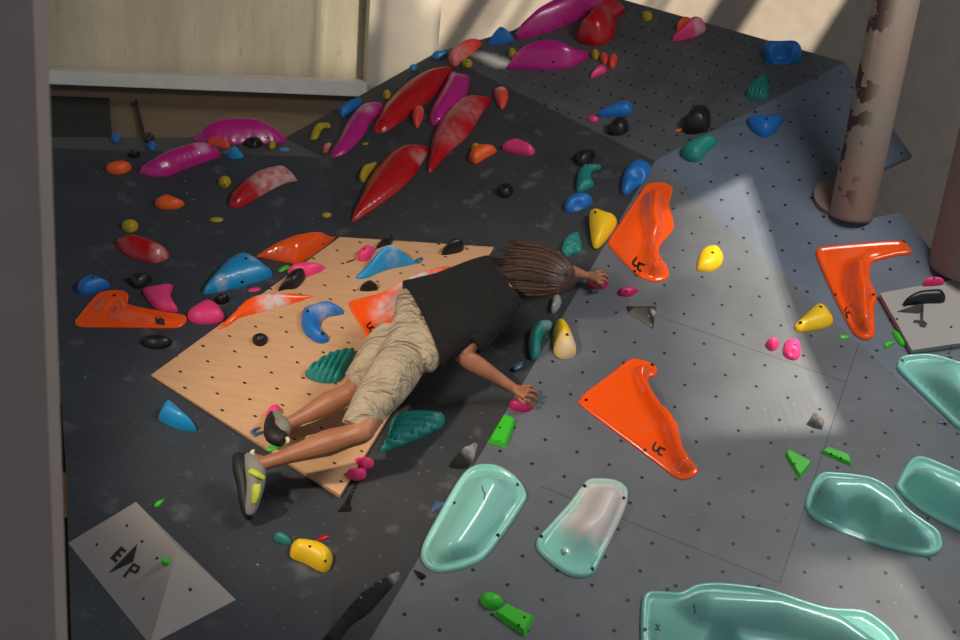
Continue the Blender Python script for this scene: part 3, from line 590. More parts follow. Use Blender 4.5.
S('s44', 'A', 'A', [(635, 392), (655, 342), (680, 330), (708, 355), (782, 435), (775, 446), (710, 438), (645, 407)], 'cyan', .09, 'light blue shark fin hold on the left wall below the wooden panel', k=.4)
E_('s45', 'A', (156.5, 341.5, 16, 8, 3), 'black', .05, 'flat black pebble hold below the hooked orange macro')
S('s46', 'A', 'y', [(200, 295), (208, 258), (240, 240), (320, 255), (365, 290), (368, 330), (347, 370), (310, 362), (260, 335), (210, 315)], 'yellow', .08, 'bright yellow bean hold on the lower left wall', bolts=[(280, 265), (338, 345)], k=.3)
S('s47', 'A', 'y', [(133, 232), (150, 208), (180, 213), (207, 250), (190, 264), (150, 250)], 'teal', .04, 'small teal hold touching the bright yellow bean')
S('s48', 'A', 'y', [(302, 247), (325, 222), (358, 222), (340, 240)], 'red', .012, 'tiny red chip above the bright yellow bean')
S('s49', 'A', 'B', [(616, 107), (625, 85), (655, 75), (652, 90), (630, 110)], 'green', .015, 'tiny green chip above the ridge of the left grey volume')
S('s51', 'B', 'y', [(765, 127), (780, 85), (820, 92), (800, 112)], 'screw', .01, 'thin blue grey chip left of the leftmost turquoise dish')
S('s52', 'C', 'y', [(695, 357), (735, 370), (743, 388), (722, 400)], 'black', .03, 'small black fin below the leftmost turquoise dish', kind='facet', smooth=False, bolts=[(728, 384)])
big('s53', 'B', 'y', [(330, 660), (390, 565), (440, 505), (520, 430), (610, 368), (650, 355), (645, 385), (600, 440), (520, 530), (440, 590), (385, 665)], 'black', .09, 'long black angular volume in the fold at the bottom', kind='facet', smooth=False, k=.3, name='climbing_volume', cat='climbing volume', chalk=[(630, 365, 40, .5)], bolts=[(492, 463)])
S('s54', 'B', 'x', [(838, 588), (880, 510), (900, 495), (945, 488), (945, 520), (912, 590)], 'black', .07, 'dark angular wedge hold touching the leftmost turquoise dish', kind='facet', smooth=False, chalk=[(930, 510, 50, .6)])
E_('s55', 'B', (505, 190.5, 8.2, 7.6), 'black', .06, 'round black hold alone on the charcoal wall below the pink lip hold')
S('s56', 'B', 'q', [(330, 360), (360, 335), (410, 322), (460, 340), (505, 375), (485, 403), (420, 397), (350, 382)], 'pink', .07, 'pink lip hold on the charcoal wall right of an orange one', k=.4)
S('s57', 'B', 'q', [(158, 430), (163, 385), (200, 350), (240, 345), (298, 370), (296, 387), (240, 420), (190, 447)], 'orange2', .07, 'orange tooth hold right of the lowest end of the chalk dulled red leaf')
E_('s57b', 'B', (476, 148.5, 5, 4.5), 'olive', .05, 'tiny yellow knob behind the orange tooth hold')
S('s58', 'B', 'q', [(290, 75), (300, 45), (335, 40), (362, 60), (360, 110), (335, 157), (312, 140)], 'salmon', .06, 'orange teardrop hold just below the seam of the slate wall', chalk=[(325, 60, 25, .5)])
S('s59', 'B', 'm', [(604, 275), (620, 255), (657, 258), (656, 310), (625, 364), (604, 330)], 'salmon', .06, 'orange red teardrop hold between the large red leaf and the wedged magenta hold', chalk=[(640, 265, 20, .5)])
S('s60', 'B', 'm', [(118, 490), (130, 455), (165, 445), (178, 470), (155, 520), (125, 522)], 'salmon', .05, 'chalky red teardrop hold at the left tip of the magenta leaf', chalk=[(150, 465, 30, .8)])
S('s61', 'B', 'm', [(55, 425), (68, 375), (92, 343), (158, 348), (162, 372), (122, 376), (97, 430), (65, 438)], 'olive', .05, 'yellow hooked hold near the upper left rim of the charcoal wall')
E_('s62', 'B', (387, 96, 4.5, 5.2), 'olive', .05, 'tiny yellow hold on the upper edge of the large red leaf')
S('s63', 'B', 'n', [(478, 85), (488, 40), (518, 15), (548, 14), (515, 60), (497, 90)], 'olive', .06, 'dull yellow hold at the left side of the lowest red leaf')
E_('s64', 'B', (365, 145, 5, 2.8, -10), 'olive', .02, 'tiny grey yellow chip right of the magenta leaf')
S('s65', 'B', 'm', [(203, 292), (215, 255), (270, 220), (320, 212), (332, 235), (290, 272), (250, 300), (225, 312)], 'blue', .07, 'blue lumpy hold on the left rim of the charcoal wall')
E_('s66', 'B', (413.5, 68, 4.5, 3.2, -20), 'cyan', .04, 'tiny light blue hold on the rim left of the faded red hold, lower of two')
S('s67', 'D', 'o', [(62, 308), (80, 275), (120, 270), (148, 288), (95, 315)], 'cyan', .04, 'small light blue hold on the rim at the corner by the white pillar')
S('s68', 'D', 'o', [(362, 242), (380, 200), (410, 150), (440, 138), (467, 160), (498, 200), (492, 222), (420, 238)], 'blue', .10, 'blue bell shaped hold on the top rim left of the magenta pair', k=.75, power=.8)
E_('s69', 'D', (467, 63.5, 5.5, 4.2), 'olive', .05, 'small yellow knob in front of the faded red hold', bolts=[(468, 63)])
E_('s70', 'D', (512.5, 53.5, 4, 4.8), 'olive', .05, 'small yellow knob at the left shoulder of the magenta hat')
E_('s71', 'D', (595.5, 55, 4, 4.8), 'olive', .05, 'small yellow knob at the right end of the magenta hat')
E_('s72', 'D', (604.3, 59, 4, 6.2, -5), 'salmon', .05, 'salmon pink teardrop hold, left of the two under the red hump')
E_('s73', 'D', (613, 61.5, 4.3, 7.4, 15), 'salmon', .05, 'salmon pink teardrop hold, right of the two under the red hump')
S('s74', 'D', 'p', [(162, 412), (190, 365), (225, 348), (247, 370), (240, 388), (185, 412)], 'pink', .05, 'pink pointed hold below the salmon teardrops')
E_('s75', 'D', (647, 16.5, 6, 4.6), 'olive', .06, 'yellow knob alone near the top edge of the slate wall')
S('s76', 'D', 'p', [(622, 172), (640, 130), (678, 106), (700, 112), (665, 165)], 'orange2', .09, 'orange hold hidden behind the pink fin on the top edge', k=.7)
S('s77', 'D', 'p', [(598, 217), (655, 175), (690, 122), (715, 102), (750, 120), (780, 157), (740, 188), (660, 212)], 'pink', .12, 'pink fin hold with chalk on the top edge of the slate wall', k=.6, chalk=[(750, 140, 35, .7)])
S('s78', 'D', 'D', [(468, 467), (500, 435), (560, 408), (595, 408), (612, 435), (595, 457), (520, 468)], 'blue', .07, 'blue tapering drop hold near the seam of the slate wall')
E_('s79', 'D', (593, 118.8, 5.6, 3.6), 'pink', .03, 'tiny pink hold at the left tip of the blue drop')
S('s80', 'D', 'D', [(512, 538), (525, 490), (558, 468), (585, 480), (594, 520), (565, 542)], 'black', .08, 'black lump hold right below the blue drop')
S('s81', 'D', 'D', [(820, 528), (818, 490), (845, 445), (885, 428), (917, 445), (922, 490), (907, 528), (840, 538)], 'black', .13, 'black egg shaped hold on the slate wall above the dark teal hold', k=.5)
E_('s82', 'D', (679, 129.8, 4.6, 1.6, -15), 'orange2', .01, 'tiny orange chip left of the black egg')
S('s83', 'E', 'u', [(166, 145), (175, 105), (240, 66), (290, 66), (310, 95), (275, 125), (240, 163), (200, 168)], 'teal', .08, 'dark teal pinch hold right below the black egg', k=.4)
S('s84', 'D', 's', [(108, 390), (115, 352), (155, 308), (190, 308), (194, 388), (160, 402)], 'teal', .09, 'small teal ribbed hold on the slate wall below the blue ring', ribs=(20, .055, .65))
S('s85', 'D', 's', [(176, 235), (180, 185), (230, 172), (300, 176), (324, 205), (324, 240), (270, 257), (200, 254)], 'blue', .13, 'blue ring hold with a hollow top at the right end of the slate wall', k=.75, power=.25, crater=((248, 188), .075, .9))
S('s86', 'E', 's', [(108, 480), (150, 458), (250, 460), (257, 480), (212, 535), (170, 550), (125, 522)], 'blue', .08, 'blue wedge hold on the shaded wall left of the pipe', bolts=[(185, 475)])
S('s87', 'B', 'q', [(713, 425), (735, 385), (780, 375), (822, 385), (828, 405), (800, 442), (750, 462)], 'black', .07, 'black lumpy hold touching the top of the teal hook')
S('s88', 'B', 'q', [(728, 590), (735, 500), (765, 455), (800, 448), (857, 458), (852, 477), (812, 490), (805, 530), (822, 560), (790, 582), (745, 602)], 'teal', .06, 'teal hook hold between the black lumpy hold and the blue disc', ribs=(10, .05, .3))
S('s89', 'B', 'a', [(566, 132), (568, 80), (588, 25), (625, 0), (665, 4), (684, 35), (667, 75), (622, 112), (590, 139)], 'blue', .07, 'blue drop hold with a round dimple left of the upper orange macro', crater=((628, 48), .05, .7))
S('s90', 'B', 'a', [(338, 190), (350, 152), (400, 130), (437, 140), (450, 170), (405, 200), (350, 210)], 'blue', .07, 'blue disc hold below the teal hook', crater=((395, 168), .045, .7))
S('s91', 'C', 'a', [(438, 215), (463, 197), (490, 210), (546, 240), (532, 285), (482, 347), (455, 350), (443, 300)], 'yellow', .08, 'bright yellow fin hold at the left tip of the upper orange macro', bolts=[(462, 208)], k=.3)
S('s92', 'B', 'a', [(325, 372), (338, 320), (372, 290), (397, 293), (407, 362), (372, 377), (345, 392)], 'teal', .06, 'small teal ribbed hold just above the hair of the climber', ribs=(40, .05, .6))
S('s93', 'C', 'C', [(226, 115), (238, 60), (262, 30), (308, 26), (333, 65), (322, 105), (285, 127), (245, 127)], 'yellow', .06, 'bright yellow rounded hold right of the upper orange macro', bolts=[(290, 50)], k=.3)
S('s94', 'C', 'a', [(430, 498), (455, 480), (510, 486), (514, 503), (488, 517), (445, 514)], 'mag2', .045, 'magenta hold gripped by the right hand', k=.3)
S('s95', 'C', 'a', [(551, 527), (575, 510), (626, 512), (632, 526), (600, 546), (562, 545)], 'mag2', .04, 'small magenta hold right of the right hand', bolts=[(585, 522)], k=.4)
S('s96', 'C', 'F', [(265, 65), (285, 52), (375, 50), (387, 65), (372, 157), (330, 130), (270, 92)], 'grey', .05, 'dark grey angular hold with a pale edge, centre right of the right hand', kind='facet', smooth=False, chalk=[(382, 85, 18, .7)], sharp=True)
S('s97', 'B', 'I', [(452, 592), (465, 500), (490, 478), (518, 500), (518, 545), (482, 592)], 'clear', .05, 'translucent grey hold with white chalk just below the hair')
S('s98', 'C', 'b', [(290, 70), (296, 30), (315, 2), (337, 8), (362, 50), (384, 120), (372, 150), (330, 157), (297, 132)], 'yellow', .09, 'yellow horn hold whitened with chalk, between the two arms of the climber', chalk=[(345, 110, 55, .85)], bolts=[(348, 58)], k=.3)
S('s99', 'C', 'b', [(193, 110), (203, 45), (225, 10), (265, 2), (290, 14), (280, 42), (247, 72), (238, 140), (205, 160)], 'teal', .06, 'teal curved hold left of the chalked yellow horn', k=.4, chalk=[(265, 20, 25, .3)])
S('s100', 'C', 'b', [(118, 348), (125, 322), (170, 315), (208, 340), (210, 357), (185, 369), (140, 362)], 'mag2', .045, 'magenta hold gripped by the left hand', k=.3)
S('s101', 'C', 'b', [(128, 185), (150, 170), (172, 165), (165, 190), (140, 202)], 'screw', .01, 'small dark blue chip between the arms of the climber')
S('s102', 'C', 'b', [(28, 492), (92, 380), (145, 402), (110, 500), (103, 512)], 'green', .03, 'bright green four sided plate hold below the left hand', kind='plate', sharp=True, smooth=False, k=.2, bolts=[(80, 430)])
S('s103', 'C', 'i', [(182, 98), (195, 78), (222, 74), (238, 92), (232, 112), (210, 125), (190, 115)], 'pink', .06, 'pink ball hold, left of the pair at the edge of the sunlit patch')
S('s104', 'C', 'i', [(253, 140), (260, 92), (290, 78), (318, 92), (320, 145), (292, 162)], 'pink', .06, 'pink knobbly hold, right of the pair at the edge of the sunlit patch', bolts=[(293, 118)], k=.4, crater=((293, 118), .012, .5))
S('s105', 'C', 'C', [(616, 347), (640, 320), (700, 263), (725, 256), (748, 275), (772, 325), (742, 352), (640, 370)], 'yellow', .06, 'dark yellow wedge hold left of the L shaped orange macro', bolts=[(724, 267), (637, 345)], k=.3)
S('s106', 'C', 'c', [(268, 530), (285, 522), (320, 530), (300, 545), (278, 543)], 'green', .01, 'pale green chip under the lower end of the L shaped orange macro')
S('s107', 'E', 'c', [(473, 572), (487, 555), (528, 556), (505, 575), (485, 588)], 'green', .015, 'pale green droplet chip at the lower left corner of the right grey volume')
S('s108', 'E', 'c', [(513, 515), (530, 503), (556, 522), (580, 562), (570, 577), (545, 570)], 'green', .02, 'green ridged chip along the edge of the right grey volume')
S('s109', 'C', 'i', [(344, 418), (380, 362), (424, 392), (408, 440), (370, 432)], 'grey', .04, 'grey glassy angular hold in the sunlit patch above the green plates', kind='facet', smooth=False, sharp=True, chalk=[(400, 390, 30, .4)])
S('s110', 'C', 'i', [(258, 542), (262, 525), (278, 522), (367, 570), (322, 636), (312, 632)], 'green', .02, 'green triangular plate hold pointing down, left of two green plates', kind='plate', sharp=True, smooth=False, k=.2, bolts=[(300, 575)])
S('s111', 'C', 'i', [(396, 530), (430, 509), (516, 540), (527, 587)], 'green', .02, 'green slanted plate hold, right of two green plates above the wide dish', kind='plate', sharp=True, smooth=False, k=.2, bolts=[(445, 535), (484, 551)])
S('s112', 'C', 'i', [(866, 412), (880, 401), (915, 404), (900, 418)], 'screw', .01, 'thin blue grey chip left of the large dish at the right edge')
E_('s113', 'C', (491.5, 600.5, 11.5, 9.5, 15), 'green', .05, 'dark green half ball hold touching the lowest green plate')
S('s114', 'C', 'z', [(52, 540), (100, 493), (219, 548), (178, 628)], 'green', .03, 'bright green four sided plate hold at the bottom beside the green half ball', kind='plate', sharp=True, smooth=False, k=.2, bolts=[(155, 580), (178, 549)])
#VOLUMES
def facet_vol(name, pts3, faces, mat, label, group=None, chalk=None):
    o = link(name, pts3, faces, mat, attr=[0] * len(pts3)); tag(o, label, 'climbing volume', group); return o
# wooden volume across the fold
kN = PW.N
Wc = [PW.at(151, 375), PW.at(340, 237), PW.at(494, 247), PW.at(340, 495)]
uvW = lattice(PW, (234.5, 351.3), (31.5, 5.5), (5, 15.6))
def foldfoot(p, n):
    # where the volume side meets the folded wall behind it
    best = None
    for pl_ in (PA, PB):
        t = ((pl_.P + pl_.N * .002 - p) @ pl_.N) / (-n @ pl_.N)
        best = t if best is None else min(best, t)
    return p - n * max(best, .001)
Wb = [foldfoot(p, kN) for p in Wc]
print('WDEPTH', [round(float(np.linalg.norm(a - b)), 3) for a, b in zip(Wc, Wb)])
o = link('climbing_volume', Wc + Wb, [(0, 1, 2, 3), (4, 7, 5), (5, 7, 6), (0, 4, 5, 1), (1, 5, 6, 2), (2, 6, 7, 3), (3, 7, 4, 0)], mW, uvs=[uvW(q) for q in Wc + Wb])
tag(o, 'pale plywood four sided climbing volume set into the dark fold behind the climber', 'climbing volume')
# left grey volume
a0, a1, a2, a3 = PA.at(68, 543), PA.at(136, 502), PA.at(236, 600), PA.at(150, 645)
hA = .20
r0 = PA.at(178, 547, hA) + PA.N * hA; r1 = a3
PF1 = three(a0, a3, r0); e1_ = PF1.at(136, 502)
foot = e1_ - PA.N * ((e1_ - PA.P) @ PA.N - .0015)
vs = [q + PA.N * .0015 for q in (a0, a2, a3)] + [r0, e1_, foot]
facet_vol('climbing_volume', vs, [(0, 4, 3, 2), (2, 3, 1), (4, 5, 1, 3), (0, 5, 4), (0, 2, 1, 5)], M['ep'], 'pale grey wedge volume with black letter mark at the lower left', 'grey volumes')
V1 = bpy.data.objects['climbing_volume.001']
PV1 = three(a0, r0, r1)
cen = (r0 + r1 + a0) / 3
def flat(pl): return lambda x, y, off=.0025: pl.at(x, y) + pl.N * off
def blot(parent, pl, polys, mat=None):
    vs, fs = [], []; sf = flat(pl)
    for p in polys:
        k = len(vs); vs += [sf(*q) for q in p]; fs.append(tuple(range(k, k + len(p))))
    o = link('logo', vs, fs, mat or M['ink'], parent); o['label'] = 'black printed letter and triangle mark'; return o
blot(V1, PV1, [cr('B', q) for q in (
    [(485, 265), (508, 283), (500, 292), (487, 283), (479, 293), (490, 302), (482, 311), (471, 302), (462, 312), (474, 322), (466, 333), (441, 313)],
    [(434, 374), (550, 256), (534, 328)],
    )])
strokes('logo', V1, flat(PV1), [cr('B', [(496, 389), (536, 337), (557, 350), (545, 371), (519, 360)])], 2.6, M['ink'])
for bx, by in ((508, 183), (568, 246), (388, 258), (628, 313), (356, 330), (574, 475), (510, 519)): disc('bolt_hole', flat(PV1)(bx / 4, 480 + by / 4, .001), PV1.N, .007, M['bolt'], V1)
PV1b = three(a2, r0, r1)
for bx, by in ((761, 438), (769, 535)): disc('bolt_hole', flat(PV1b)(bx / 4, 480 + by / 4, .001), PV1b.N, .008, M['bolt'], V1)
hold('s50', PV1, None, ell(165.5, 561.5, 4.5, 4.5), 'green', .04, 'small green knob hold on the ridge of the left grey volume')
# right grey volume
b0, b1_, b2_, b3 = PC.at(880, 294), PC.at(955, 278), PC.at(1010, 345), PC.at(912, 350)
hB = .05
PV2 = Plane(PE.at(912, 350) + PE.N * .04, PE.N)
t = [PV2.at(x, y) for x, y in ((880, 293), (957, 279), (1015, 335), (912, 350))]
o = facet_vol('climbing_volume', t + [q - PE.N * .037 for q in t], [(0, 1, 2, 3), (7, 6, 5, 4), (0, 4, 5, 1), (1, 5, 6, 2), (2, 6, 7, 3), (3, 7, 4, 0)], M['ep'], 'pale grey flat volume with black mark at the right edge below the thick post', 'grey volumes')
V2 = o
blot(V2, PV2, [cr('t', q) for q in ([(705, 608), (800, 575), (815, 600), (795, 615)], [(800, 570), (815, 575), (812, 640), (830, 655), (820, 672), (800, 668), (795, 655), (770, 650), (778, 640), (800, 642)], [(725, 578), (745, 572), (748, 584), (738, 590)])])
for bx, by in ((951, 327), (952, 347), (897, 319)): disc('bolt_hole', flat(PV2)(bx, by, .001), PV2.N, .008, M['bolt'], V2)
hold('s115', PV2, 't', [(735, 567), (780, 532), (820, 522), (880, 518), (900, 548), (890, 572), (820, 575), (750, 583)], 'black', .06, 'black slab hold on the right grey volume', k=.4)
hold('s116', PV2, 'c', [(650, 300), (670, 270), (715, 262), (747, 275), (742, 297), (690, 302)], 'pink', .05, 'pink hold on the upper edge of the right grey volume', bolts=[(703, 275)])
# ------------------------------------------------------------------ the climber
def J(pl, x, y, h): return pl.at(x, y, h) + pl.N * h
PP = Plane(PB.P, PB.N)
VW = -nz(PB.at(430, 360) - CAMP)                                 # towards the viewer
def tube(secs, ref, n=18, caps=True, close_end=True):
    """secs: (centre, half width across, half depth along ref)"""
    C_ = [A_(s[0]) for s in secs]; vs, fs = [], []
    for i, s in enumerate(secs):
        t = nz(C_[min(i + 1, len(C_) - 1)] - C_[max(i - 1, 0)]) if len(s) < 4 else nz(s[3])
        lat = nz(np.cross(t, ref)); dep = nz(np.cross(lat, t))
        for k in range(n):
            a = 2 * math.pi * k / n; vs.append(C_[i] + lat * math.cos(a) * s[1] + dep * math.sin(a) * s[2])
    for i in range(len(secs) - 1):
        for k in range(n): j = (k + 1) % n; fs.append((i * n + k, i * n + j, (i + 1) * n + j, (i + 1) * n + k))
    if caps:
        fs.append(tuple(range(n))[::-1]); fs.append(tuple((len(secs) - 1) * n + k for k in range(n)))
    return vs, fs
def dense(secs, m=4):
    out = []; n = len(secs)
    g = lambda i: secs[max(0, min(n - 1, i))]
    for i in range(n - 1):
        for k in range(m):
            t = k / m
            f = lambda a, b, c, d: .5 * ((2 * b) + (c - a) * t + (2 * a - 5 * b + 4 * c - d) * t * t + (3 * b - a - 3 * c + d) * t ** 3)
            p = [g(i - 1), g(i), g(i + 1), g(i + 2)]
            out.append((f(*[A_(q[0]) for q in p]), max(.002, f(*[q[1] for q in p])), max(.002, f(*[q[2] for q in p]))))
    out.append(tuple(secs[-1][:3])); return out
def merge(parts):
    vs, fs = [], []
    for v, f in parts: k = len(vs); vs += list(v); fs += [tuple(i + k for i in q) for q in f]
    return vs, fs
def solid(name, parts, vox, mat, parent, sm=4, mats=None):
    vs, fs = merge(parts); o = link(name, vs, fs, mat, parent)
    md = o.modifiers.new('r', 'REMESH'); md.mode = 'VOXEL'; md.voxel_size = vox; md.use_smooth_shade = True
    s = o.modifiers.new('s', 'SMOOTH'); s.factor = .5; s.iterations = sm
    dg = bpy.context.evaluated_depsgraph_get(); me = bpy.data.meshes.new_from_object(o.evaluated_get(dg))
    o.modifiers.clear(); old = o.data; o.data = me; me.name = name
    me.polygons.foreach_set('use_smooth', [True] * len(me.polygons))
    return o
def ball(c, r, dirs=None, n=14):
    """ellipsoid with axes dirs (3 vectors) and radii r"""
    D = dirs or [A_([1, 0, 0]), A_([0, 1, 0]), A_([0, 0, 1])]; vs, fs = [], []
    for i in range(n + 1):
        th = math.pi * i / n
        for k in range(2 * n):
            a = math.pi * k / n; vs.append(c + D[0] * r[0] * math.sin(th) * math.cos(a) + D[1] * r[1] * math.sin(th) * math.sin(a) + D[2] * r[2] * math.cos(th))
    for i in range(n):
        for k in range(2 * n): j = (k + 1) % (2 * n); fs.append((i * 2 * n + k, i * 2 * n + j, (i + 1) * 2 * n + j, (i + 1) * 2 * n + k))
    return vs, fs
def skinmat():
    m, nt, bs = newmat('skin'); n1 = noise(nt, 9, 4)
    nt.links.new(mix_(nt, ramp01(nt, n1, .3, .7), srgb(154, 98, 70), srgb(178, 118, 86)), bs.inputs['Base Color'])
    bs.inputs['Roughness'].default_value = .5; bs.inputs['Subsurface Weight'].default_value = .08; bs.inputs['Subsurface Radius'].default_value = (.02, .008, .004)
    bump(nt, bs, noise(nt, 60, 4), .1, .003); return m
def cloth(name, col, st, dist, sc_=7, var=.1):
    m, nt, bs = newmat(name); bs.inputs['Roughness'].default_value = .9
    tc = nt.nodes.new('ShaderNodeNewGeometry'); mp = nd(nt, 'ShaderNodeMapping'); mp.inputs['Rotation'].default_value = (.3, .5, .9); mp.inputs['Scale'].default_value = (1, 3.0, 1.6)
    nt.links.new(tc.outputs['Position'], mp.inputs[0]); n1 = nd(nt, 'ShaderNodeTexNoise', Scale=sc_, Detail=3, Distortion=.9); nt.links.new(mp.outputs[0], n1.inputs['Vector'])
    c = srgb(*col); nt.links.new(mix_(nt, noise(nt, 300, 2), tuple(x * (1 - var) for x in c[:3]) + (1,), c), bs.inputs['Base Color'])
    bump(nt, bs, n1.outputs['Fac'], st, dist); return m
SK, SHIRT, SHORT = skinmat(), cloth('black_cotton', (11, 11, 11), .8, .05, 5), cloth('khaki_cotton', (182, 164, 136), 1.0, .09, 5)
cl0 = J(PP, 420, 335, .2)
CL = empty('person', cl0); tag(CL, 'climber in black t-shirt and khaki shorts stretched across the wall, long brown hair', 'person')
N = PB.N
# joints
hip = J(PP, 404, 346, .34); chest = J(PP, 486, 296, .36); neck = J(PP, 516, 280, .34); head = J(PP, 543, 275, .32)
shL = J(PP, 504, 304, .40); elL = J(PP, 460, 354, .31); wrL = J(PC, 514, 388, .075); 
shR = J(PP, 528, 262, .28); elR = J(PP, 557, 268, .20); wrR = J(PC, 586, 275.5, .075)
hipL = J(PP, 402, 358, .36); knL = J(PP, 362, 432, .36); anL = J(PA, 262, 464, .20)
hipR = J(PP, 392, 340, .33); knR = J(PP, 352, 392, .26); anR = J(PW, 286, 425, .10)
for nm, a, b in (('uarmL', shL, elL), ('farmL', elL, wrL), ('uarmR', shR, elR), ('farmR', elR, wrR), ('thL', hipL, knL), ('shinL', knL, anL), ('thR', hipR, knR), ('shinR', knR, anR), ('torso', hip, neck), ('neckhead', neck, head)):
    print('BONE', nm, round(float(np.linalg.norm(a - b)), 3))
def limb(a, b, prof, ref=N, n=16):
    return tube(dense([(a + (b - a) * t, r, r * q) for t, r, q in prof]), ref, n)
def hand(wr, kn, tips, pl, hk, ht, thumb):
    """palm, four curled fingers of different lengths and a thumb leaving the side of the palm"""
    parts = []; W_ = A_(J(pl, *wr, hk[0])); K = [J(pl, *k, hk[1]) for k in kn]; mid = sum(K) / 4
    parts.append(tube(dense([(W_, .026, .02), (W_ * .55 + mid * .45, .036, .018), (mid, .040, .016), (mid + (mid - W_) * .08, .036, .012)]), pl.N, 16))
    for k, q, ln in zip(K, tips, (.9, 1, .95, .8)):
        T_ = J(pl, *q, ht); m1 = k * .5 + T_ * .5 + pl.N * .014
        parts.append(tube(dense([(k - (T_ - k) * .35, .009, .009), (k, .0108, .0108), (m1, .0100, .0100), (T_ + pl.N * .004, .0092, .0092), (T_ - pl.N * .010, .005, .005)], 3), A_([.3, .8, .5]), 10))
    a, b, c = [J(pl, *q, h) for q, h in thumb]
    parts.append(tube(dense([(a, .014, .014), (b, .0115, .0115), (c, .009, .009), (c + (c - b) * .15, .004, .004)], 3), A_([.3, .8, .5]), 10))
    return parts
body = []
body.append(tube(dense([(hip + (hip - chest) * .18, .12, .08), (hip, .165, .105), (hip * .55 + chest * .45, .130, .09), (chest, .135, .10), (neck * .75 + chest * .25, .10, .08), (neck, .062, .06), (neck * .5 + head * .5, .055, .055)]), N, 24))
# head: skull, jaw, nose, ears, lips; looks down at the wall
fd = nz(-N * .82 + nz(wrR - neck) * .35); hu = nz(head - neck); hu = nz(hu - fd * (hu @ fd)); hs = np.cross(hu, fd)
hc = head + hu * .03
body.append(ball(hc, (.074, .092, .098), [hs, fd, hu]))
body.append(ball(hc + fd * .045 - hu * .065, (.05, .045, .045), [hs, fd, hu], 10))
body.append(ball(hc + fd * .098 - hu * .012, (.012, .020, .026), [hs, fd, hu], 8))
body.append(ball(hc + fd * .088 - hu * .055, (.024, .010, .010), [hs, fd, hu], 8))
for s in (-1, 1): body.append(ball(hc + hs * s * .078 - hu * .01, (.012, .02, .032), [hs, fd, hu], 8))
for s in (-1, 1): body.append(ball(hc + hs * s * .030 + fd * .083 + hu * .012, (.012, .008, .008), [hs, fd, hu], 8))
body.append(limb(chest * .35 + shL * .65, shL, [(0, .05, 1), (.5, .062, 1), (1, .062, 1)]))
body.append(limb(shL, elL, [(0, .062, 1), (.3, .058, 1), (.7, .053, 1), (1, .047, 1)]))
body.append(limb(elL, wrL, [(-.05, .036, 1), (.12, .047, 1), (.35, .045, 1), (.75, .032, .9), (1, .028, .75)]))
body.append(limb(shR, elR, [(-.3, .06, 1), (.3, .052, 1), (1, .042, 1)]))
body.append(limb(elR, wrR, [(-.05, .036, 1), (.2, .043, 1), (.5, .038, 1), (.8, .03, .9), (1, .027, .75)]))
body.append(limb(hipL, knL, [(-.1, .08, 1), (.1, .092, 1), (.5, .08, 1), (.85, .062, 1), (1, .056, 1)]))
body.append(limb(knL, anL, [(-.08, .04, 1), (0, .055, 1), (.15, .054, 1), (.35, .060, 1.05), (.6, .046, 1), (.85, .034, 1), (1, .033, 1.1)]))
body.append(limb(hipR, knR, [(-.1, .08, 1), (.1, .09, 1), (.5, .076, 1), (.85, .06, 1), (1, .055, 1)]))
body.append(limb(knR, anR, [(-.08, .04, 1), (0, .054, 1), (.15, .054, 1), (.35, .060, 1.05), (.6, .046, 1), (.85, .034, 1), (1, .033, 1.1)]))
toeL = J(PA, 248, 514, .07); hlL = J(PA, 249, 462, .16)
toeR = J(PW, 277, 414, .05); hlR = J(PW, 278, 434, .15)
body.append(tube(dense([(anL, .034, .036), (anL * .5 + hlL * .5, .036, .036), (hlL * .6 + toeL * .4, .034, .03), (toeL, .02, .015)]), N, 14))
body.append(tube(dense([(anR, .034, .036), (anR * .5 + hlR * .5, .034, .034), (hlR * .6 + toeR * .4, .03, .03), (toeR, .02, .015)]), N, 14))
body += hand((515, 388.5), [(525.5, 386.5), (528.5, 390.8), (528.5, 395.8), (526, 400.5)], [(533.5, 389.5), (537, 394.5), (536, 400.3), (531, 405.3)], PC, (.075, .085), .045, [((517, 393), .06), ((520, 399), .055), ((525, 403.5), .05)])
body += hand((587, 275.5), [(597.5, 272), (600.5, 275), (600.8, 279), (598.5, 283)], [(604, 274), (607.5, 278.2), (607, 283), (602.5, 287)], PC, (.075, .085), .045, [((589, 279), .06), ((592, 283), .055), ((597, 286), .05)])
bd_ = solid('body', body, .0045, SK, CL, 2)
# shirt
SH = []
def tors(lst, ax_): return [(J(PP, x, y, h), a, b, ax_) for x, y, h, a, b in lst]
axs = nz(J(PP, 512, 280, .36) - J(PP, 421, 324, .36))
axs2 = nz(np.cross(J(PP, 441, 362, .36) - J(PP, 401, 285, .36), N))
axs2 = axs2 if axs2 @ axs > 0 else -axs2
hemv = J(PP, 441, 362, .36) - J(PP, 401, 285, .36); hw = float(np.linalg.norm(hemv)) / 2
s_ = tors([(421, 323.5, .36, hw, .145), (436, 317, .37, hw * .91, .145), (452, 309.5, .38, hw * .82, .14), (470, 300, .38, hw * .77, .135), (486, 291, .37, hw * .73, .125), (499, 282, .35, hw * .62, .11), (510, 277, .34, hw * .38, .085), (516, 276, .34, .075, .07)], axs2)
SH.append(tube(s_, N, 36))
SH.append(tube(dense([(chest * .5 + shL * .5, .085, .085), (shL, .090, .088), (shL + (elL - shL) * .4, .086, .084), (shL + (elL - shL) * .78, .080, .078)]), N, 22))
SH.append(ball(shL, (.088, .088, .088)))
SH.append(limb(chest * .3 + shR * .7, shR + (elR - shR) * .55, [(0, .07, 1), (.5, .075, 1), (1, .07, 1)], n=22))
sh = solid('t_shirt', SH, .009, SHIRT, CL, 5); sh['label'] = 'plain black short sleeved t-shirt'
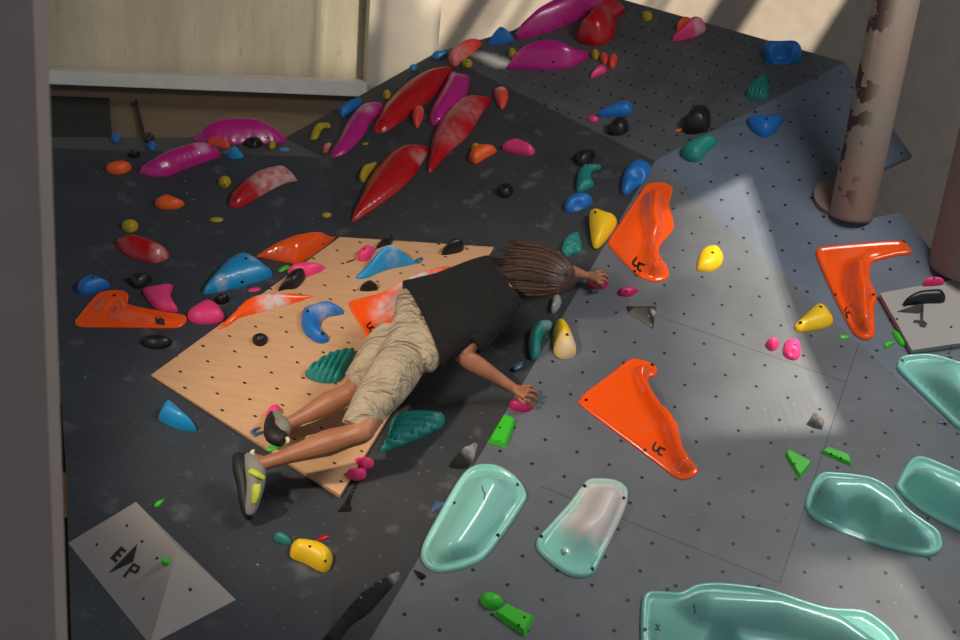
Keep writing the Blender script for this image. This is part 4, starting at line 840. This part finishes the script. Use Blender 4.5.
# shorts
KS = []
KS.append(tube(tors([(426, 322, .36, hw * .86, .12), (414, 332, .36, hw * .9, .125), (402, 345, .36, .152, .125), (392, 360, .35, .12, .10)], -axs2), N, 30))
KS.append(tube(dense([(J(PP, 408, 350, .36), .125, .12), (J(PP, 391, 378, .38), .122, .115), (J(PP, 373, 403, .38), .102, .095), (J(PP, 361, 419, .37), .080, .078), (J(PP, 354, 429, .36), .068, .066)]), N, 24))
KS.append(tube(dense([(J(PP, 394, 338, .34), .11, .11), (J(PP, 380, 354, .33), .105, .10), (J(PP, 366, 372, .31), .088, .085), (J(PP, 355, 384, .28), .072, .07)]), N, 24))
ks = solid('shorts', KS, .009, SHORT, CL, 4); ks['label'] = 'loose creased khaki shorts'
# hair: cap plus strands falling from the crown towards the shoulders
hm = [plain('hair_dark', (38, 26, 21), .5, .2, 200), plain('hair_mid', (66, 43, 32), .42, .2, 200), plain('hair_light', (96, 64, 46), .4, .2, 200)]
path = [(574, 285, .34, .012, .012), (567, 280, .36, .095, .06), (553, 275, .37, .150, .095), (537, 272, .37, .172, .115), (521, 270.5, .37, .188, .115), (506, 270, .37, .205, .11)]
hp = [A_([*J(PP, x, y, h), a, b]) for x, y, h, a, b in path]
def hpos(t):
    t = min(max(t, 0), 1.0) * (len(hp) - 1); i = min(int(t), len(hp) - 2); return hp[i] + (hp[i + 1] - hp[i]) * (t - i)
hax = nz(hp[-1][:3] - hp[0][:3]); lat = nz(np.cross(hax, N)); dep = np.cross(lat, hax); dep = dep if dep @ N > 0 else -dep
vs, fs, fm = [], [], []
v, f = tube([(q[:3] - dep * .012, q[3] * .93, q[4] * .93) for q in hp[:-1]], N, 28); vs += v; fs += f; fm += [0] * len(f)
for s in range(520):
    th = rng.uniform(-1.75, 1.75); th0 = th + rng.uniform(-.15, .15); rr = rng.uniform(.93, 1.06); tl = rng.uniform(.84, 1.12) + .06 * math.sin(th * 7); rad = rng.uniform(.0028, .0055)
    t0 = rng.choice([0.02, .1, .25, .35], p=[.55, .2, .15, .1]); m_ = 9; sw = rng.uniform(-.12, .12); pts_ = []
    for i in range(m_):
        t = t0 + (tl - t0) * i / (m_ - 1); q = hpos(t); ex = max(0, t - 1) * .35
        aa = th0 + sw * t * t
        pts_.append((q[:3] + hax * ex + lat * math.sin(aa) * q[3] * rr + dep * math.cos(aa) * q[4] * rr, rad * (1.15 - (i / (m_ - 1)) ** 2), rad * (1.1 - (i / (m_ - 1)) ** 2)))
    v, f = tube(pts_, A_([.2, .3, .9]), 5); k = len(vs); vs += v; fs += [tuple(a + k for a in q) for q in f]; fm += [int(rng.choice([0, 1, 1, 2]))] * len(f)
hr = link('hair', vs, fs, None, CL, smooth=True, mats=hm, fm=fm); hr['label'] = 'long straight brown hair hanging forward from the crown'
# shoes
BK = plain('shoe_rubber', (22, 22, 23), .6, .1); LM = plain('shoe_grey', (128, 128, 118), .7, .15); GRY = plain('shoe_lime', (186, 192, 60), .6, .15); WH = plain('shoe_tab', (214, 210, 176), .6)
def shoe(pts_up, pts_sole, strap_c, tab, label, pl):
    up_ = solid('shoe_upper', [tube(dense([(J(pl, x, y, h), a, b) for x, y, h, a, b in pts_up]), N, 18)], .005, LM, CL, 3)
    up_['label'] = label
    g = lambda nm, secs, mt, vx=.005: solid(nm, [tube(dense([(J(pl, x, y, h), a, b) for x, y, h, a, b in secs]), N, 18)], vx, mt, up_, 2)
    ORG['x'] = 0
    g('sole', pts_sole, BK)
    for q in strap_c: g('strap' if q[0] == 's' else 'tongue', q[1], GRY if q[0] == 's' else GRY, .004)
    g('pull_tab', tab, WH, .0035)
    return up_
shoe([(250, 458, .17, .036, .036), (255, 468, .19, .048, .044), (256, 481, .17, .044, .044), (254, 495, .14, .036, .036), (251, 508, .10, .030, .03), (249, 515, .08, .018, .018)],
     [(239, 456, .17, .030, .036), (241, 468, .16, .040, .046), (244.5, 484, .13, .038, .046), (246.5, 500, .10, .036, .042), (248.5, 513, .07, .030, .036), (249, 519, .06, .016, .02)],
     [('s', [(250, 470, .235, .016, .008), (257, 474, .24, .016, .010), (264, 478, .22, .014, .010)]), ('t', [(257, 484, .215, .02, .012), (256, 493, .19, .022, .012), (254, 503, .15, .014, .01)])],
     [(255, 455, .20, .010, .006), (252, 452.5, .22, .012, .006), (254, 450, .22, .007, .005)], 'lime and grey climbing shoe of the trailing foot, sole turned to the left', PA)
shoe([(282, 434, .12, .036, .036), (283, 427, .12, .040, .04), (280, 421, .09, .036, .034), (277, 415, .06, .028, .026), (276, 411, .05, .014, .014)],
     [(284, 441, .12, .034, .034), (275, 435, .12, .050, .042), (272, 425, .09, .040, .036), (272, 417, .05, .026, .026), (273, 412, .04, .012, .014)],
     [('s', [(276, 416, .10, .016, .008), (283, 417, .11, .018, .010), (288, 419, .10, .012, .010)])],
     [(287, 437, .14, .010, .006), (288, 441, .13, .010, .006), (286, 443, .12, .006, .004)], 'lime and grey climbing shoe of the far foot, toes on the pink hold', PW)
for o_ in list(bpy.data.objects):
    if o_.parent and o_.parent.name.startswith('shoe_upper'): o_.name = o_.name
#ENDPERSON
#LIGHTS
# ------------------------------------------------------------------ sun, and an added unseen blocker cut to shape its patches
Ls = nz(vec([-.30, -.72, -.62]))
CZ = 7.4
def to_blocker(p): t = (CZ - p[2]) / Ls[2]; return (p + Ls * t)[:2]
openings = []
def opening(pl, pts): openings.append(A_([to_blocker(pl.at(*q)) for q in pts]))
def slatted(pl, L_, R_, duty, n):
    # weakened sun patch cut into the blocker: n narrow slots between two edges, each with its share of open width
    L_ = [to_blocker(pl.at(*q)) for q in L_]; R_ = [to_blocker(pl.at(*q)) for q in R_]
    for i in range(n):
        d = duty((i + .5) / n); a, b = (i + .5 - d / 2) / n, (i + .5 + d / 2) / n
        l = [p + (q - p) * a for p, q in zip(L_, R_)]; r = [p + (q - p) * b for p, q in zip(L_, R_)]
        openings.append(A_(l + r[::-1]))
for x0_, x1_ in ((438, 472), (494, 504), (506.5, 529), (532, 652), (656, 665), (669, 720), (761, 846)):
    opening(PRec, [(x0_ - 39, 60), (x0_ + 29, -45), (x1_ + 29, -45), (x1_ - 39, 60)])
slatted(PRec, [(60, 72), (60, -45)], [(312, 78), (318, -45)], lambda t: .10 + .12 * t, 60)
slatted(PRec, [(318, 78), (322, -45)], [(364, 80), (370, -45)], lambda t: .5, 11)
slatted(PFr, [(382, 95), (386, -45)], [(436, 66), (440, -45)], lambda t: .3 + .3 * t, 16)
slatted(PC, [(560, 250), (575, 330), (560, 400), (540, 445)], [(742, 185), (766, 240), (800, 340), (842, 432)], lambda t: .10 + .74 * t ** 1.5, 36)
slatted(PC, [(640, 560), (600, 660)], [(895, 560), (965, 660)], lambda t: .09 + .36 * t, 34)
opening(PD, [(470, 52), (490, 55), (520, 66), (500, 68)])
outer = A_([[-8, -4], [11, -4], [11, 16], [-8, 16]], float)
pts = [Vector(q) for q in outer] ; edges = [(i, (i + 1) % 4) for i in range(4)]
for op in openings:
    k = len(pts); pts += [Vector(q) for q in op]; edges += [(k + i, k + (i + 1) % len(op)) for i in range(len(op))]
res = delaunay_2d_cdt(pts, edges, [], 0, 1e-6)
v2 = A_([tuple(q) for q in res[0]]); tr = [t for t in res[2] if not any(inside(A_([v2[list(t)].mean(0)]), op)[0] for op in openings)]
nv = len(v2); vs = [A_([q[0], q[1], CZ]) for q in v2] + [A_([q[0], q[1], CZ + .05]) for q in v2]
fs = [tuple(t) for t in tr] + [tuple(nv + i for i in t[::-1]) for t in tr]
ec = {(t[i], t[(i + 1) % 3]) for t in tr for i in range(3)}
fs += [(a, nv + a, nv + b, b) for a, b in ec if (b, a) not in ec]
structure(link('sun_blocker', vs, fs, plain('sun_blocker_white', (150, 146, 140), .8)))  # added out of view, openings projected back from the wanted lit patches
def light(name, kind, energy, color, loc=None, target=None, **k):
    l = bpy.data.lights.new(name, kind); l.energy = energy; l.color = color
    for a, b in k.items(): setattr(l, a, b)
    o = bpy.data.objects.new(name, l); COL.objects.link(o)
    if loc is not None: o.location = loc
    d = Vector(target) - Vector(loc) if target is not None else Vector(Ls)
    o.rotation_euler = d.to_track_quat('-Z', 'Y').to_euler(); return o
light('sun', 'SUN', 10.5, (1, .90, .74), loc=(0, 0, 9), angle=math.radians(1.1))
tgt = PB.at(430, 400)
light('hall_lamp', 'SPOT', 520, (1, .84, .67), loc=tgt + vec([-2.0, 1.6, 3.6]), target=tgt + vec([-.2, 0, 0]), spot_size=math.radians(42), spot_blend=.9, shadow_soft_size=.12)
light('window_daylight', 'AREA', 120, (1, .98, .95), loc=PC.at(700, 420) + vec([1.9, 3.4, 2.2]), target=PC.at(700, 420), shape='RECTANGLE', size=2.2, size_y=.7)
wo = bpy.data.worlds.new('World'); sc.world = wo; wo.use_nodes = True
bg = wo.node_tree.nodes['Background']; bg.inputs[0].default_value = (.86, .91, 1, 1); bg.inputs[1].default_value = .33
# ------------------------------------------------------------------ camera
cam = bpy.data.cameras.new('camera'); co = bpy.data.objects.new('camera', cam); COL.objects.link(co)
cam.sensor_width = 36; cam.lens = 36 * F / 960; cam.clip_end = 100
Rm = Matrix([list(r) for r in RW]).to_4x4(); Rm.translation = Vector(CAMP); co.matrix_world = Rm
cam.dof.use_dof = True; cam.dof.focus_distance = FOC; cam.dof.aperture_fstop = 4.0
sc.camera = co
sc.view_settings.view_transform = 'Standard'; sc.view_settings.look = 'None'; sc.view_settings.gamma = 1; sc.view_settings.use_curve_mapping = False
sc.view_settings.exposure = 0.0
